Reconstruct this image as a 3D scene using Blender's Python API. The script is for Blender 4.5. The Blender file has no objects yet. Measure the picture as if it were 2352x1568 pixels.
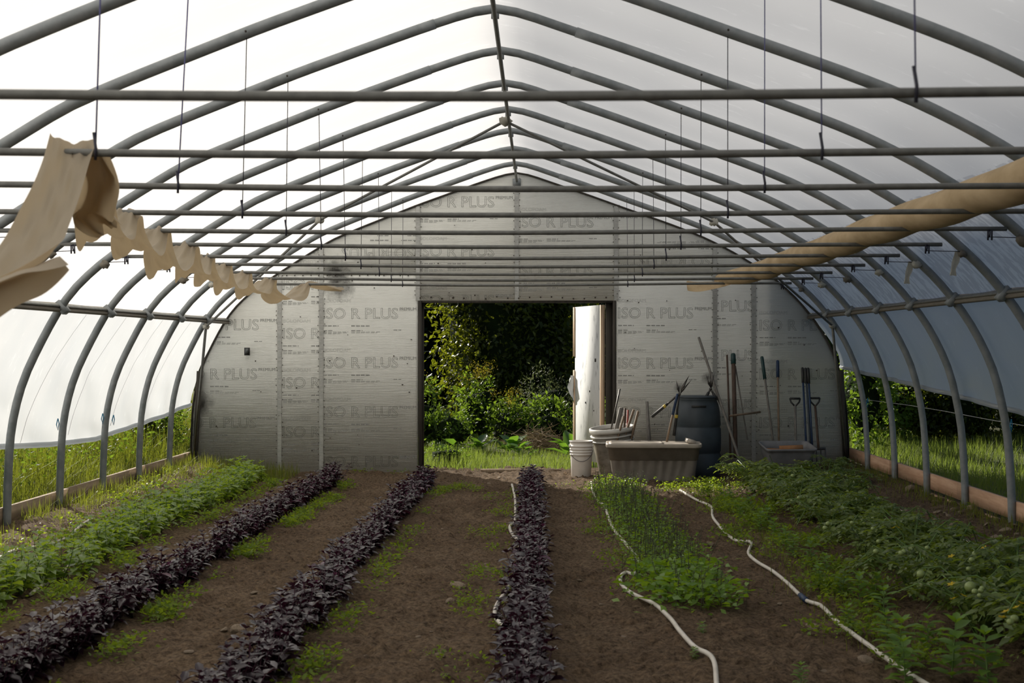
import bpy, bmesh, math, random
import numpy as np
from mathutils import Vector, Matrix

random.seed(7); RNG = np.random.default_rng(7)
sc = bpy.context.scene
COL = sc.collection

# ---------------------------------------------------------------- camera, sky, sun, exposure
S = 1.22                    # hoop spacing, metres
F = 3178.0                  # focal length in pixels of the 2352 px frame
U = S / F
CZ = 1.55
VPX, VPY = 1238.0, 796.0
camd = bpy.data.cameras.new('camera'); cam = bpy.data.objects.new('camera', camd); COL.objects.link(cam)
cam.location = (0, 0, CZ); cam.rotation_euler = (math.pi / 2, 0, 0)
camd.sensor_width = 36; camd.lens = 36 * F / 2352
camd.shift_x = (1176 - VPX) / 2352; camd.shift_y = (VPY - 784) / 2352
camd.clip_start = 0.05; camd.clip_end = 400
camd.dof.use_dof = True; camd.dof.focus_distance = 14.5; camd.dof.aperture_fstop = 5.6
sc.camera = cam

SUN_EL, SUN_AZ = 29.0, -36.7
world = bpy.data.worlds.new('sky'); sc.world = world; world.use_nodes = True
_nt = world.node_tree
_sky = _nt.nodes.new('ShaderNodeTexSky'); _sky.sky_type = 'NISHITA'; _sky.sun_disc = False
_sky.sun_elevation = math.radians(SUN_EL); _sky.sun_rotation = math.radians(SUN_AZ)
_sky.dust_density = 2.5
_nt.links.new(_sky.outputs[0], _nt.nodes['Background'].inputs[0])
_nt.nodes['Background'].inputs[1].default_value = 0.052
sund = bpy.data.lights.new('sun', 'SUN'); sun = bpy.data.objects.new('sun', sund); COL.objects.link(sun)
sund.energy = 5.6; sund.angle = math.radians(0.6); sund.color = (1.0, 0.94, 0.84)
_e, _a = math.radians(SUN_EL), math.radians(SUN_AZ)
SUNV = Vector((math.cos(_e) * math.sin(_a), math.cos(_e) * math.cos(_a), math.sin(_e)))
sun.rotation_euler = SUNV.to_track_quat('Z', 'Y').to_euler()
sun.location = (-6, 8, 9)
sc.view_settings.view_transform = 'Standard'; sc.view_settings.look = 'None'
sc.view_settings.gamma = 1; sc.view_settings.use_curve_mapping = False
sc.view_settings.exposure = 0.26

def P(px, py, k):           # a point of the hoop plane number k, read off in picture units
    return Vector(((px - VPX) * k * U, k * S, CZ + (VPY - py) * k * U))

# ---------------------------------------------------------------- materials
def M_(name):
    m = bpy.data.materials.new(name); m.use_nodes = True
    nt = m.node_tree; b = nt.nodes['Principled BSDF']
    return m, nt, b
def setin(b, k, v):
    b.inputs[k].default_value = v
def noise(nt, scale, detail=4, rough=.55, coord='Object', stretch=None):
    tc = nt.nodes.new('ShaderNodeTexCoord'); n = nt.nodes.new('ShaderNodeTexNoise')
    n.inputs['Scale'].default_value = scale; n.inputs['Detail'].default_value = detail; n.inputs['Roughness'].default_value = rough
    if stretch:
        mp = nt.nodes.new('ShaderNodeMapping'); mp.inputs['Scale'].default_value = stretch
        nt.links.new(tc.outputs[coord], mp.inputs[0]); nt.links.new(mp.outputs[0], n.inputs[0])
    else:
        nt.links.new(tc.outputs[coord], n.inputs[0])
    return n.outputs[0]
def ramp(nt, src, stops):
    r = nt.nodes.new('ShaderNodeValToRGB'); cr = r.color_ramp
    while len(cr.elements) < len(stops): cr.elements.new(.5)
    for e, (p, c) in zip(cr.elements, stops):
        e.position = p; e.color = (c[0], c[1], c[2], 1)
    nt.links.new(src, r.inputs[0]); return r.outputs[0]
def bump(nt, b, src, strength, dist=.01):
    n = nt.nodes.new('ShaderNodeBump'); n.inputs['Strength'].default_value = strength; n.inputs['Distance'].default_value = dist
    nt.links.new(src, n.inputs['Height']); nt.links.new(n.outputs[0], b.inputs['Normal'])
def simple(name, c1, c2, rough=.6, metal=0., scale=8, stretch=None, bmp=.2, bdist=.004, spec=.5, p=(.3, .7)):
    m, nt, b = M_(name)
    s = noise(nt, scale, stretch=stretch)
    nt.links.new(ramp(nt, s, [(p[0], c1), (p[1], c2)]), b.inputs['Base Color'])
    setin(b, 'Roughness', rough); setin(b, 'Metallic', metal); setin(b, 'Specular IOR Level', spec)
    if bmp: bump(nt, b, s, bmp, bdist)
    return m
def leafmat(name, c1, c2, tr, rough=.42, spec=.5, tfac=.4, c3=None):
    m, nt, b = M_(name)
    g = nt.nodes.new('ShaderNodeNewGeometry')
    st = [(0, c1), (1, c2)] if c3 is None else [(0, c1), (.8, c2), (1, c3)]
    col = ramp(nt, g.outputs['Random Per Island'], st)
    nt.links.new(col, b.inputs['Base Color']); setin(b, 'Roughness', rough); setin(b, 'Specular IOR Level', spec)
    t = nt.nodes.new('ShaderNodeBsdfTranslucent')
    mx = nt.nodes.new('ShaderNodeMix'); mx.data_type = 'RGBA'; mx.blend_type = 'MULTIPLY'; mx.inputs[0].default_value = 0
    t.inputs[0].default_value = (*tr, 1)
    ms = nt.nodes.new('ShaderNodeMixShader'); ms.inputs[0].default_value = tfac
    nt.links.new(b.outputs[0], ms.inputs[1]); nt.links.new(t.outputs[0], ms.inputs[2])
    nt.links.new(ms.outputs[0], nt.nodes['Material Output'].inputs[0])
    nt.nodes.remove(mx)
    return m
def filmmat(name, tcol_a, tcol_b, dcol, tf, scale, stretch, p=(.45, .55), rough=.25, gl=.06, streak=True):
    m, nt, b = M_(name); nt.nodes.remove(b)
    s = noise(nt, scale, 5, .6, stretch=stretch)
    col = ramp(nt, s, [(p[0], tcol_a), (p[1], tcol_b)])
    if streak:
        s2 = noise(nt, 5.5, 6, .7, stretch=(.9, 2.6, .9)); c2 = ramp(nt, s2, [(.60, (.90, .90, .90)), (.66, (1, 1, 1))])
        mx = nt.nodes.new('ShaderNodeMix'); mx.data_type = 'RGBA'; mx.blend_type = 'MULTIPLY'; mx.inputs[0].default_value = 1
        nt.links.new(col, mx.inputs[6]); nt.links.new(c2, mx.inputs[7]); col = mx.outputs[2]
    t = nt.nodes.new('ShaderNodeBsdfTranslucent'); nt.links.new(col, t.inputs[0])
    d = nt.nodes.new('ShaderNodeBsdfDiffuse'); d.inputs[0].default_value = (*dcol, 1)
    ms = nt.nodes.new('ShaderNodeMixShader'); ms.inputs[0].default_value = tf
    nt.links.new(d.outputs[0], ms.inputs[1]); nt.links.new(t.outputs[0], ms.inputs[2])
    g = nt.nodes.new('ShaderNodeBsdfGlossy'); g.inputs['Roughness'].default_value = rough; g.inputs[0].default_value = (1, 1, 1, 1)
    m2 = nt.nodes.new('ShaderNodeMixShader'); m2.inputs[0].default_value = gl
    nt.links.new(ms.outputs[0], m2.inputs[1]); nt.links.new(g.outputs[0], m2.inputs[2])
    nt.links.new(m2.outputs[0], nt.nodes['Material Output'].inputs[0])
    return m

def foilmat():
    m, nt, b = M_('foil_faced_foam')
    s = noise(nt, 2.2, 5)
    grain = noise(nt, 160, 2)
    hz = noise(nt, 3.0, 5, .7, stretch=(.6, 1, 52))
    c = ramp(nt, s, [(.25, (.76, .76, .70)), (.75, (.85, .85, .79))])
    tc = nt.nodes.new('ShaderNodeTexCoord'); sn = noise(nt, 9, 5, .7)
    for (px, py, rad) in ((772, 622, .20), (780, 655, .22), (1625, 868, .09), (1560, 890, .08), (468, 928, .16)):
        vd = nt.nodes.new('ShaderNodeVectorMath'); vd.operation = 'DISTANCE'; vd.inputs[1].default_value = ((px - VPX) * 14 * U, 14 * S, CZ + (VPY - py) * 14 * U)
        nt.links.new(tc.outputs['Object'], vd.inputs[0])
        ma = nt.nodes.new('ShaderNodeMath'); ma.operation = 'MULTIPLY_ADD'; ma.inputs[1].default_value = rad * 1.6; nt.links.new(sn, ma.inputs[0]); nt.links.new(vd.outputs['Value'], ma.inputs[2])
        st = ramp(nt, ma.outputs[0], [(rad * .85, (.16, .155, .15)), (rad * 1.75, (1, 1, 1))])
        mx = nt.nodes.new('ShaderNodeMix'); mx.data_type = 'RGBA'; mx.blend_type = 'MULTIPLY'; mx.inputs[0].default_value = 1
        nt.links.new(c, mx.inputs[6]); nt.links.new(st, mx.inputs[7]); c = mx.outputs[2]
    nt.links.new(c, b.inputs['Base Color'])
    setin(b, 'Metallic', .45); setin(b, 'Roughness', .38)
    ad = nt.nodes.new('ShaderNodeMath'); ad.operation = 'MULTIPLY_ADD'; ad.inputs[1].default_value = .25
    nt.links.new(grain, ad.inputs[0]); nt.links.new(hz, ad.inputs[2])
    bump(nt, b, ad.outputs[0], .7, .018)
    return m
def soilmat():
    m, nt, b = M_('garden_soil')
    a = noise(nt, 1.3, 6, .6); f = noise(nt, 38, 6, .7); g = noise(nt, 160, 3, .7)
    c1 = ramp(nt, a, [(.3, (.118, .080, .050)), (.7, (.20, .145, .096))])
    c2 = ramp(nt, f, [(.34, (.30, .28, .26)), (.52, (.95, .93, .90)), (.70, (1.5, 1.45, 1.35))])
    mx = nt.nodes.new('ShaderNodeMix'); mx.data_type = 'RGBA'; mx.blend_type = 'MULTIPLY'; mx.inputs[0].default_value = 1
    nt.links.new(c1, mx.inputs[6]); nt.links.new(c2, mx.inputs[7]); nt.links.new(mx.outputs[2], b.inputs['Base Color'])
    setin(b, 'Roughness', .95); setin(b, 'Specular IOR Level', .15)
    ad = nt.nodes.new('ShaderNodeMath'); ad.operation = 'MULTIPLY_ADD'; ad.inputs[1].default_value = .35
    nt.links.new(g, ad.inputs[0]); nt.links.new(f, ad.inputs[2])
    bump(nt, b, ad.outputs[0], .9, .03)
    return m

MT = {}
MT['film_roof'] = filmmat('roof_film', (.91, .91, .91), (.95, .95, .95), (.8, .8, .8), .88, 1.1, (1, .5, 1), (.35, .65))
MT['film_patch'] = filmmat('spotted_roof_film', (.74, .74, .76), (.98, .98, .98), (.8, .8, .8), .88, 5.5, (1.0, 2.2, 1.0), (.47, .53))
MT['film_side'] = filmmat('curtain_film', (.74, .77, .80), (.80, .82, .84), (.60, .63, .66), .85, 1.4, (1, 1.5, .6), (.35, .65), .32, .11)
MT['film_rag'] = filmmat('rag_film', (.6, .58, .5), (.7, .68, .6), (.6, .58, .5), .4, 10, None)
MT['galv'] = simple('galvanised_steel', (.19, .21, .215), (.28, .295, .30), .55, .25, 14, (1, 1, 1), .1, .001)
MT['galv_bar'] = simple('aged_galvanised_bar', (.12, .12, .11), (.18, .18, .165), .55, .3, 20, None, .1, .001)
MT['hipboard'] = simple('weathered_hip_board', (.12, .105, .08), (.20, .175, .135), .7, .0, 10, (6, .6, 6), .3)
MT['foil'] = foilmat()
MT['print'] = simple('grey_print', (.22, .22, .21), (.27, .27, .255), .6, .1, 30, None, 0)
MT['tape'] = simple('foil_tape', (.36, .36, .34), (.52, .52, .49), .35, .5, 18, (1, 1, 3), .3)
MT['rust_screw'] = simple('dark_screw', (.03, .025, .02), (.07, .05, .035), .6, .3, 30, None, 0)
MT['darkwood'] = simple('dark_stained_timber', (.022, .020, .016), (.06, .05, .038), .85, 0, 4, (8, 8, .5), .4)
MT['palewood'] = simple('pale_new_timber', (.60, .42, .27), (.74, .55, .38), .7, 0, 5, (8, 8, .6), .25)
MT['doorwhite'] = simple('scuffed_white_foam', (.34, .35, .36), (.66, .67, .67), .8, 0, 16, (1, 1, .35), .1, .002, .2, p=(.30, .44))
MT['plank_l'] = simple('weathered_plank', (.17, .12, .075), (.30, .22, .14), .8, 0, 6, (5, .5, 5), .35)
MT['plank_r'] = simple('reddish_plank', (.44, .25, .15), (.62, .40, .26), .75, 0, 6, (5, .5, 5), .35)
MT['soil'] = soilmat()
MT['outsoil'] = simple('meadow_ground', (.03, .04, .012), (.09, .09, .03), .95, 0, 2.5, None, .6, .05)
MT['stone'] = simple('field_stone', (.22, .165, .11), (.38, .30, .215), .95, 0, 9, None, .8, .02)
MT['cloth'] = leafmat('row_cover_cloth', (.46, .40, .31), (.50, .435, .34), (.50, .38, .23), .9, .1, .42)
MT['clothroll'] = simple('tan_row_cover', (.38, .28, .16), (.54, .41, .255), .85, 0, 3.0, (2, 1, 2), .25, .02, .1)
MT['wire'] = simple('dark_wire', (.02, .02, .03), (.05, .05, .07), .5, .5, 30, None, 0)
MT['bluewire'] = simple('blue_cord', (.06, .06, .16), (.10, .10, .25), .6, 0, 30, None, 0)
MT['bluetwine'] = simple('blue_twine', (.01, .13, .24), (.02, .20, .34), .6, 0, 30, None, 0)
MT['hose'] = simple('grey_white_hose', (.50, .46, .40), (.66, .62, .55), .55, 0, 9, None, .1)
MT['bucket'] = simple('dirty_white_plastic', (.66, .61, .55), (.80, .77, .72), .42, 0, 7, None, .05)
MT['tub'] = simple('grimy_grey_plastic', (.13, .115, .09), (.36, .33, .28), .5, 0, 6, (1, 1, 2), .1)
MT['tubrim'] = simple('pale_grey_plastic', (.42, .41, .38), (.55, .54, .50), .4, 0, 6, None, .05)
MT['tote'] = simple('taupe_tote_plastic', (.145, .125, .105), (.20, .178, .15), .5, 0, 9, (1, 1, 1), .08)
MT['totelid'] = simple('taupe_lid_plastic', (.34, .30, .25), (.44, .39, .33), .45, 0, 6, None, .05)
MT['totegrey'] = simple('grey_tote_plastic', (.15, .15, .155), (.21, .21, .215), .5, 0, 8, None, .08)
MT['barrel'] = simple('blue_black_barrel', (.020, .030, .040), (.045, .06, .075), .5, 0, 5, None, .1)
MT['black'] = simple('black_rubber', (.012, .012, .012), (.03, .03, .03), .55, 0, 20, None, .1)
MT['yellow'] = simple('yellow_band', (.50, .36, .04), (.58, .43, .06), .5, 0, 20, None, 0)
MT['steel'] = simple('dull_tool_steel', (.05, .048, .045), (.12, .11, .10), .45, .7, 20, None, .1)
MT['handle'] = simple('worn_wood_handle', (.14, .095, .06), (.25, .18, .12), .7, 0, 8, (6, 6, .7), .2)
MT['greywood'] = simple('grey_wood_handle', (.11, .10, .085), (.20, .185, .165), .75, 0, 8, (6, 6, .7), .2)
MT['darkhandle'] = simple('dark_wood_handle', (.05, .03, .02), (.10, .06, .04), .7, 0, 8, (6, 6, .7), .2)
MT['tealgrip'] = simple('teal_grip', (.006, .03, .03), (.01, .05, .05), .5, 0, 20, None, .05)
MT['bluegrip'] = simple('blue_grip', (.006, .02, .06), (.01, .035, .095), .5, 0, 20, None, .05)
MT['red'] = simple('faded_red', (.25, .035, .025), (.32, .05, .03), .6, 0, 20, None, 0)
MT['brick'] = simple('orange_brick', (.26, .12, .05), (.36, .18, .08), .9, 0, 12, None, .4)
MT['whitecup'] = simple('white_cup', (.65, .67, .68), (.75, .77, .78), .5, 0, 9, None, 0)
MT['screen'] = simple('grey_display', (.06, .07, .07), (.10, .11, .11), .2, 0, 9, None, 0)
MT['soot'] = simple('sooty_metal', (.02, .02, .02), (.06, .055, .05), .8, .1, 9, None, .1)
MT['purple'] = leafmat('purple_basil_leaf', (.008, .003, .006), (.022, .008, .014), (.08, .006, .03), .26, .6, .13, (.085, .008, .045))
MT['purplestem'] = simple('purple_stem', (.05, .012, .03), (.09, .02, .05), .5, 0, 20, None, 0)
MT['basil'] = leafmat('green_basil_leaf', (.10, .185, .022), (.19, .30, .045), (.42, .56, .03), .28, .9, .45)
MT['greenstem'] = simple('green_stem', (.08, .15, .03), (.13, .22, .05), .5, 0, 20, None, 0)
MT['herb'] = leafmat('herb_leaf', (.075, .16, .014), (.16, .28, .03), (.36, .54, .02), .40, .4, .38)
MT['spike'] = leafmat('seed_spike', (.075, .085, .055), (.13, .13, .09), (.15, .17, .08), .7, .2, .3)
MT['pepper'] = leafmat('lance_leaf', (.08, .17, .022), (.15, .26, .035), (.32, .50, .025), .4, .5, .38)
MT['tomato_leaf'] = leafmat('tomato_leaf', (.065, .105, .018), (.17, .23, .05), (.30, .40, .03), .36, .8, .38)
MT['tomato'] = simple('unripe_tomato', (.17, .24, .07), (.27, .33, .11), .35, 0, 6, None, 0)
MT['flower'] = leafmat('yellow_petal', (.60, .42, .02), (.75, .55, .05), (.6, .45, .02), .6, .2, .4)
MT['weed'] = leafmat('weed_leaf', (.07, .12, .012), (.15, .23, .024), (.36, .48, .025), .5, .3, .45)
MT['grass'] = leafmat('grass_blade', (.045, .07, .010), (.13, .165, .025), (.30, .34, .03), .5, .35, .42, (.26, .21, .07))
MT['lawn'] = leafmat('lawn_blade', (.06, .105, .018), (.15, .20, .04), (.28, .37, .05), .55, .3, .46, (.25, .20, .08))
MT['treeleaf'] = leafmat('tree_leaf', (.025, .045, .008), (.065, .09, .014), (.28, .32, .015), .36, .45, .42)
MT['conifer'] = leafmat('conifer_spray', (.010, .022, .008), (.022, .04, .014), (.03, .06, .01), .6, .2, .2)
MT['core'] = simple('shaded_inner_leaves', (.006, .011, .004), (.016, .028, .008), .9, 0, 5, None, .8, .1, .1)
MT['bushleaf'] = leafmat('bush_leaf', (.03, .07, .010), (.075, .14, .022), (.26, .40, .03), .5, .25, .42)
MT['greybush'] = leafmat('grey_green_sprig', (.055, .07, .035), (.11, .12, .065), (.16, .19, .07), .6, .2, .35)
MT['goldenrod'] = leafmat('goldenrod_plume', (.26, .20, .02), (.40, .32, .03), (.38, .32, .03), .7, .1, .4)
MT['comfrey'] = leafmat('broad_leaf', (.04, .10, .03), (.08, .16, .045), (.22, .42, .03), .3, .7, .4)
MT['straw'] = leafmat('dry_stalk', (.14, .10, .06), (.34, .27, .18), (.2, .15, .08), .8, .1, .15)
MT['bark'] = simple('bark', (.03, .022, .015), (.07, .055, .04), .9, 0, 10, (3, 3, .6), .6, .02)

# ---------------------------------------------------------------- mesh helpers
class MB:
    def __init__(s): s.v = []; s.f = []; s.n = 0
    def add(s, V, Fc):
        V = np.asarray(V, float).reshape(-1, 3); s.v.append(V)
        s.f += [tuple(i + s.n for i in f) for f in Fc]; s.n += len(V); return s
    def box(s, c, d, R=None):
        x, y, z = d[0] / 2, d[1] / 2, d[2] / 2
        V = np.array([(-x, -y, -z), (x, -y, -z), (x, y, -z), (-x, y, -z), (-x, -y, z), (x, -y, z), (x, y, z), (-x, y, z)])
        if R is not None: V = V @ np.array(R.to_3x3()).T
        return s.add(V + np.array(c), [(0, 3, 2, 1), (4, 5, 6, 7), (0, 1, 5, 4), (1, 2, 6, 5), (2, 3, 7, 6), (3, 0, 4, 7)])
    def beam(s, a, b, w, h, up=(0, 0, 1)):     # box from a to b
        a = Vector(a); b = Vector(b); d = (b - a); L = d.length; d.normalize()
        u = Vector(up); x = d.cross(u)
        if x.length < 1e-4: x = Vector((1, 0, 0))
        x.normalize(); z = x.cross(d)
        R = Matrix((x, d, z)).transposed()
        return s.box((a + b) / 2, (w, L, h), R)
    def tube(s, pts, r, n=8, cap=True, up=None, sq=(1, 1)):
        pts = [Vector(p) for p in pts]; m = len(pts)
        rr = r if hasattr(r, '__len__') else [r] * m
        T = []
        for i in range(m):
            t = pts[min(i + 1, m - 1)] - pts[max(i - 1, 0)]
            T.append(t.normalized() if t.length > 1e-9 else Vector((0, 0, 1)))
        if up is None:
            up = Vector((0, 0, 1)) if abs(T[0].z) < .9 else Vector((1, 0, 0))
        nrm = Vector(up); V = []
        for i in range(m):
            nrm = nrm - T[i] * nrm.dot(T[i])
            if nrm.length < 1e-6: nrm = T[i].orthogonal()
            nrm.normalize(); bn = T[i].cross(nrm)
            for j in range(n):
                a = 2 * math.pi * j / n
                V.append(pts[i] + nrm * (math.cos(a) * rr[i] * sq[0]) + bn * (math.sin(a) * rr[i] * sq[1]))
        Fc = [(i * n + j, i * n + (j + 1) % n, (i + 1) * n + (j + 1) % n, (i + 1) * n + j) for i in range(m - 1) for j in range(n)]
        if cap: Fc += [tuple(range(n))[::-1], tuple(range((m - 1) * n, m * n))]
        return s.add([tuple(v) for v in V], Fc)
    def lathe(s, prof, n=28, c=(0, 0, 0), R=None):
        V = []
        for (r, z) in prof:
            for j in range(n):
                a = 2 * math.pi * j / n; V.append((r * math.cos(a), r * math.sin(a), z))
        V = np.array(V)
        if R is not None: V = V @ np.array(R.to_3x3()).T
        V = V + np.array(c)
        m = len(prof)
        Fc = [(i * n + j, i * n + (j + 1) % n, (i + 1) * n + (j + 1) % n, (i + 1) * n + j) for i in range(m - 1) for j in range(n)]
        return s.add(V, Fc)
    def grid(s, G):          # G: array (a,b,3)
        a, b = G.shape[:2]
        Fc = [(i * b + j, i * b + j + 1, (i + 1) * b + j + 1, (i + 1) * b + j) for i in range(a - 1) for j in range(b - 1)]
        return s.add(G.reshape(-1, 3), Fc)
    def sphere(s, c, r, n=10, m=7, sz=1.):
        prof = [(r * math.sin(math.pi * i / m), -r * sz * math.cos(math.pi * i / m)) for i in range(m + 1)]
        return s.lathe(prof, n, c)
    def leaves(s, tmpl, pos, D, N, sc_):
        V, Fc = tmpl
        X = D / np.linalg.norm(D, axis=1, keepdims=True)
        Z = N - X * np.sum(N * X, axis=1, keepdims=True); Z /= (np.linalg.norm(Z, axis=1, keepdims=True) + 1e-9)
        Y = np.cross(Z, X)
        sc_ = np.asarray(sc_, float)
        if sc_.ndim == 1: sc_ = np.stack([sc_] * 3, 1)
        Vv = V[None] * sc_[:, None, :]
        W = pos[:, None, :] + Vv[..., 0:1] * X[:, None] + Vv[..., 1:2] * Y[:, None] + Vv[..., 2:3] * Z[:, None]
        nv = len(V); N_ = len(pos)
        base = s.n
        s.v.append(W.reshape(-1, 3)); s.n += nv * N_
        fa = np.array(Fc)
        s.f += [tuple(r) for r in (fa[None] + (np.arange(N_) * nv)[:, None, None] + base).reshape(-1, fa.shape[1]).tolist()]
        return s
    def mesh(s, name, mats, smooth=False, origin=None):
        me = bpy.data.meshes.new(name)
        V = np.concatenate(s.v) if s.v else np.zeros((0, 3))
        if origin is not None: V = V - np.array(origin)
        me.vertices.add(len(V)); me.vertices.foreach_set('co', V.astype(np.float32).ravel())
        tot = np.array([len(f) for f in s.f], np.int32)
        idx = np.fromiter((i for f in s.f for i in f), np.int32, int(tot.sum()))
        me.loops.add(len(idx)); me.loops.foreach_set('vertex_index', idx)
        me.polygons.add(len(tot)); st = np.zeros(len(tot), np.int32); st[1:] = np.cumsum(tot)[:-1]
        me.polygons.foreach_set('loop_start', st); me.polygons.foreach_set('loop_total', tot)
        if smooth: me.polygons.foreach_set('use_smooth', np.ones(len(tot), bool))
        me.update(calc_edges=True); me.validate()
        for m in (mats if isinstance(mats, (list, tuple)) else [mats]): me.materials.append(m)
        return me

ORG = {}
def link(name, data, parent=None):
    o = bpy.data.objects.new(name, data); COL.objects.link(o)
    if parent is not None: o.parent = parent
    return o
def tag(o, label=None, cat=None, group=None, kind=None):
    if label: o['label'] = label
    if cat: o['category'] = cat
    if group: o['group'] = group
    if kind: o['kind'] = kind
    return o
def thing(name, label, cat, loc, group=None, rz=0.):
    o = link(name, None); o.location = loc; o.rotation_euler = (0, 0, rz); o.empty_display_size = .1
    ORG[o.name] = Vector(loc); return tag(o, label, cat, group)
def struct(name, label, mb=None, mat=None, smooth=False, loc=(0, 0, 0)):
    o = link(name, mb.mesh(name, mat, smooth) if mb else None)
    ORG[o.name] = Vector(loc)
    return tag(o, label, kind='structure')
def part(name, mb, mat, parent, smooth=False, kind=None, label=None):   # geometry in world coordinates under an unrotated root
    org = ORG[parent.name]
    o = link(name, mb.mesh(name, mat, smooth, org), parent); ORG[o.name] = org
    return tag(o, label, kind=kind)
def solo(name, label, cat, mb, mat, loc, group=None, smooth=False, kind=None):
    o = link(name, mb.mesh(name, mat, smooth, loc)); o.location = loc; ORG[o.name] = Vector(loc)
    return tag(o, label, cat, group, kind)

def arr(p): return np.array(p, float)
LEAF8 = (arr([(0, 0, 0), (.34, .24, .05), (.34, -.24, .05), (.36, 0, -.02), (.70, .20, .03), (.70, -.20, .03), (.70, 0, -.05), (1, 0, -.14)]),
         [(0, 3, 1), (0, 2, 3), (3, 6, 4), (3, 4, 1), (2, 5, 6), (2, 6, 3), (6, 7, 4), (5, 7, 6)])
LEAF4 = (arr([(0, 0, 0), (.45, .25, .05), (.45, -.25, .05), (.5, 0, -.02), (1, 0, -.1)]), [(0, 3, 1), (0, 2, 3), (3, 4, 1), (2, 4, 3)])
LEAF2 = (arr([(0, 0, 0), (.5, .28, .04), (.5, -.28, .04), (1, 0, -.05)]), [(0, 3, 1), (0, 2, 3)])
BLADE = (arr([(0, .5, 0), (0, -.5, 0), (.5, .38, .05), (.5, -.38, .05), (1, 0, .22)]), [(0, 1, 3), (0, 3, 2), (2, 3, 4)])
PINNATE = None
def rand_dirs(n, zlo=-1, zhi=1, rng=RNG):
    a = rng.uniform(0, 2 * math.pi, n); z = rng.uniform(zlo, zhi, n); r = np.sqrt(np.maximum(0, 1 - z * z))
    return np.stack([r * np.cos(a), r * np.sin(a), z], 1)
def grass_into(mb, x, y, z, h, w=.006, lean=.35, rng=RNG):
    n = len(x); a = rng.uniform(0, 2 * math.pi, n); l = rng.normal(0, lean, n)
    D = np.stack([np.cos(a) * l, np.sin(a) * l, np.ones(n)], 1); N = np.stack([np.cos(a), np.sin(a), -l + rng.uniform(-.2, .2, n)], 1)
    mb.leaves(BLADE, np.stack([x, y, z], 1), D, N, np.stack([h, np.full(n, w) * rng.uniform(.6, 1.4, n), h], 1))

def vnoise(x, y, f, seed):
    r = np.random.default_rng(seed).random((256, 256)); x = x * f + 40.3; y = y * f + 17.7
    xi = np.floor(x).astype(int); yi = np.floor(y).astype(int); fx = x - xi; fy = y - yi
    fx = fx * fx * (3 - 2 * fx); fy = fy * fy * (3 - 2 * fy)
    g = lambda i, j: r[i % 256, j % 256]
    return (g(xi, yi) * (1 - fx) + g(xi + 1, yi) * fx) * (1 - fy) + (g(xi, yi + 1) * (1 - fx) + g(xi + 1, yi + 1) * fx) * fy - .5
def sstep(a, b, x):
    t = np.clip((x - a) / (b - a), 0, 1); return t * t * (3 - 2 * t)
def gh(x, y):                # smooth height of the greenhouse floor
    x = np.asarray(x, float); y = np.asarray(y, float)
    h = .12 * sstep(2.7, 3.75, x) + .13 * sstep(2.9, 4.2, -x)
    h = h + .05 * vnoise(x, y, .9, 3) * sstep(1.0, 1.8, np.abs(y - 16.6) + .6)
    return h
def ghs(x, y): return float(gh(np.array([x]), np.array([y]))[0])
def ground_px(px, py):       # floor point seen at a pixel
    k = 4036 / (py - VPY)
    for _ in range(6):
        x = (px - VPX) * k * U; z = ghs(x, k * S); k = (CZ - z) / U / (py - VPY)
    return Vector(((px - VPX) * k * U, k * S, ghs((px - VPX) * k * U, k * S)))

# ---------------------------------------------------------------- hoop profile
HL = [(-715, 5512), (-980, 5495), (-1448, 5346), (-1903, 5195), (-2843, 4856), (-3892, 4477), (-4831, 4105), (-5700, 3760), (-6588, 3390), (-7552, 2800), (-8497, 2190), (-8908, 1935), (-9292, 1620), (-9721, 1220), (-10025, 800), (-10231, 434), (-10494, -71), (-10767, -646), (-10940, -1232), (-11060, -1889), (-11110, -3040), (-11130, -3950)]
HR = [(-715, 5512), (-450, 5495), (-20, 5345), (454, 5179), (1541, 4814), (2655, 4410), (3428, 4140), (4300, 3830), (5200, 3480), (6015, 3080), (6582, 2755), (7468, 2185), (7841, 1860), (8294, 1430), (8680, 975), (9054, 440), (9400, -237), (9560, -660), (9680, -1210), (9800, -1850), (9875, -3000), (9900, -4000)]
def smooth_poly(pts, n):
    p = np.array(pts, float); d = np.r_[0, np.cumsum(np.linalg.norm(np.diff(p, axis=0), axis=1))]
    t = np.linspace(0, d[-1], n * 6); q = np.stack([np.interp(t, d, p[:, i]) for i in range(2)], 1)
    w = 21; ker = np.hanning(w + 2)[1:-1]; ker /= ker.sum()
    qp = np.pad(q, ((w // 2, w // 2), (0, 0)), 'edge'); qs = np.stack([np.convolve(qp[:, i], ker, 'valid') for i in range(2)], 1)
    qs[0] = q[0]; qs[-1] = q[-1]
    return qs[np.linspace(0, len(qs) - 1, n).astype(int)]
PROF = np.concatenate([smooth_poly(HL, 46)[::-1], smooth_poly(HR, 46)[1:]])   # foot to foot over the apex, picture units
def prof_xz(off=0.):
    p = PROF * U; t = np.gradient(p, axis=0); t /= np.linalg.norm(t, axis=1, keepdims=True)
    nrm = np.stack([-t[:, 1], t[:, 0]], 1)
    q = p + nrm * off; q[:, 1] += CZ; return q
PX = prof_xz()
TOP = int(np.argmax(PX[:, 1]))
def roof_z(x): 
    q = PX; return float(np.interp(x, q[:, 0], q[:, 1])) if q[0, 0] < x < q[-1, 0] else 0.
def side_x(z, side):
    q = PX[:TOP + 1] if side < 0 else PX[TOP:][::-1]
    return float(np.interp(z, q[:, 1], q[:, 0]))

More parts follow.
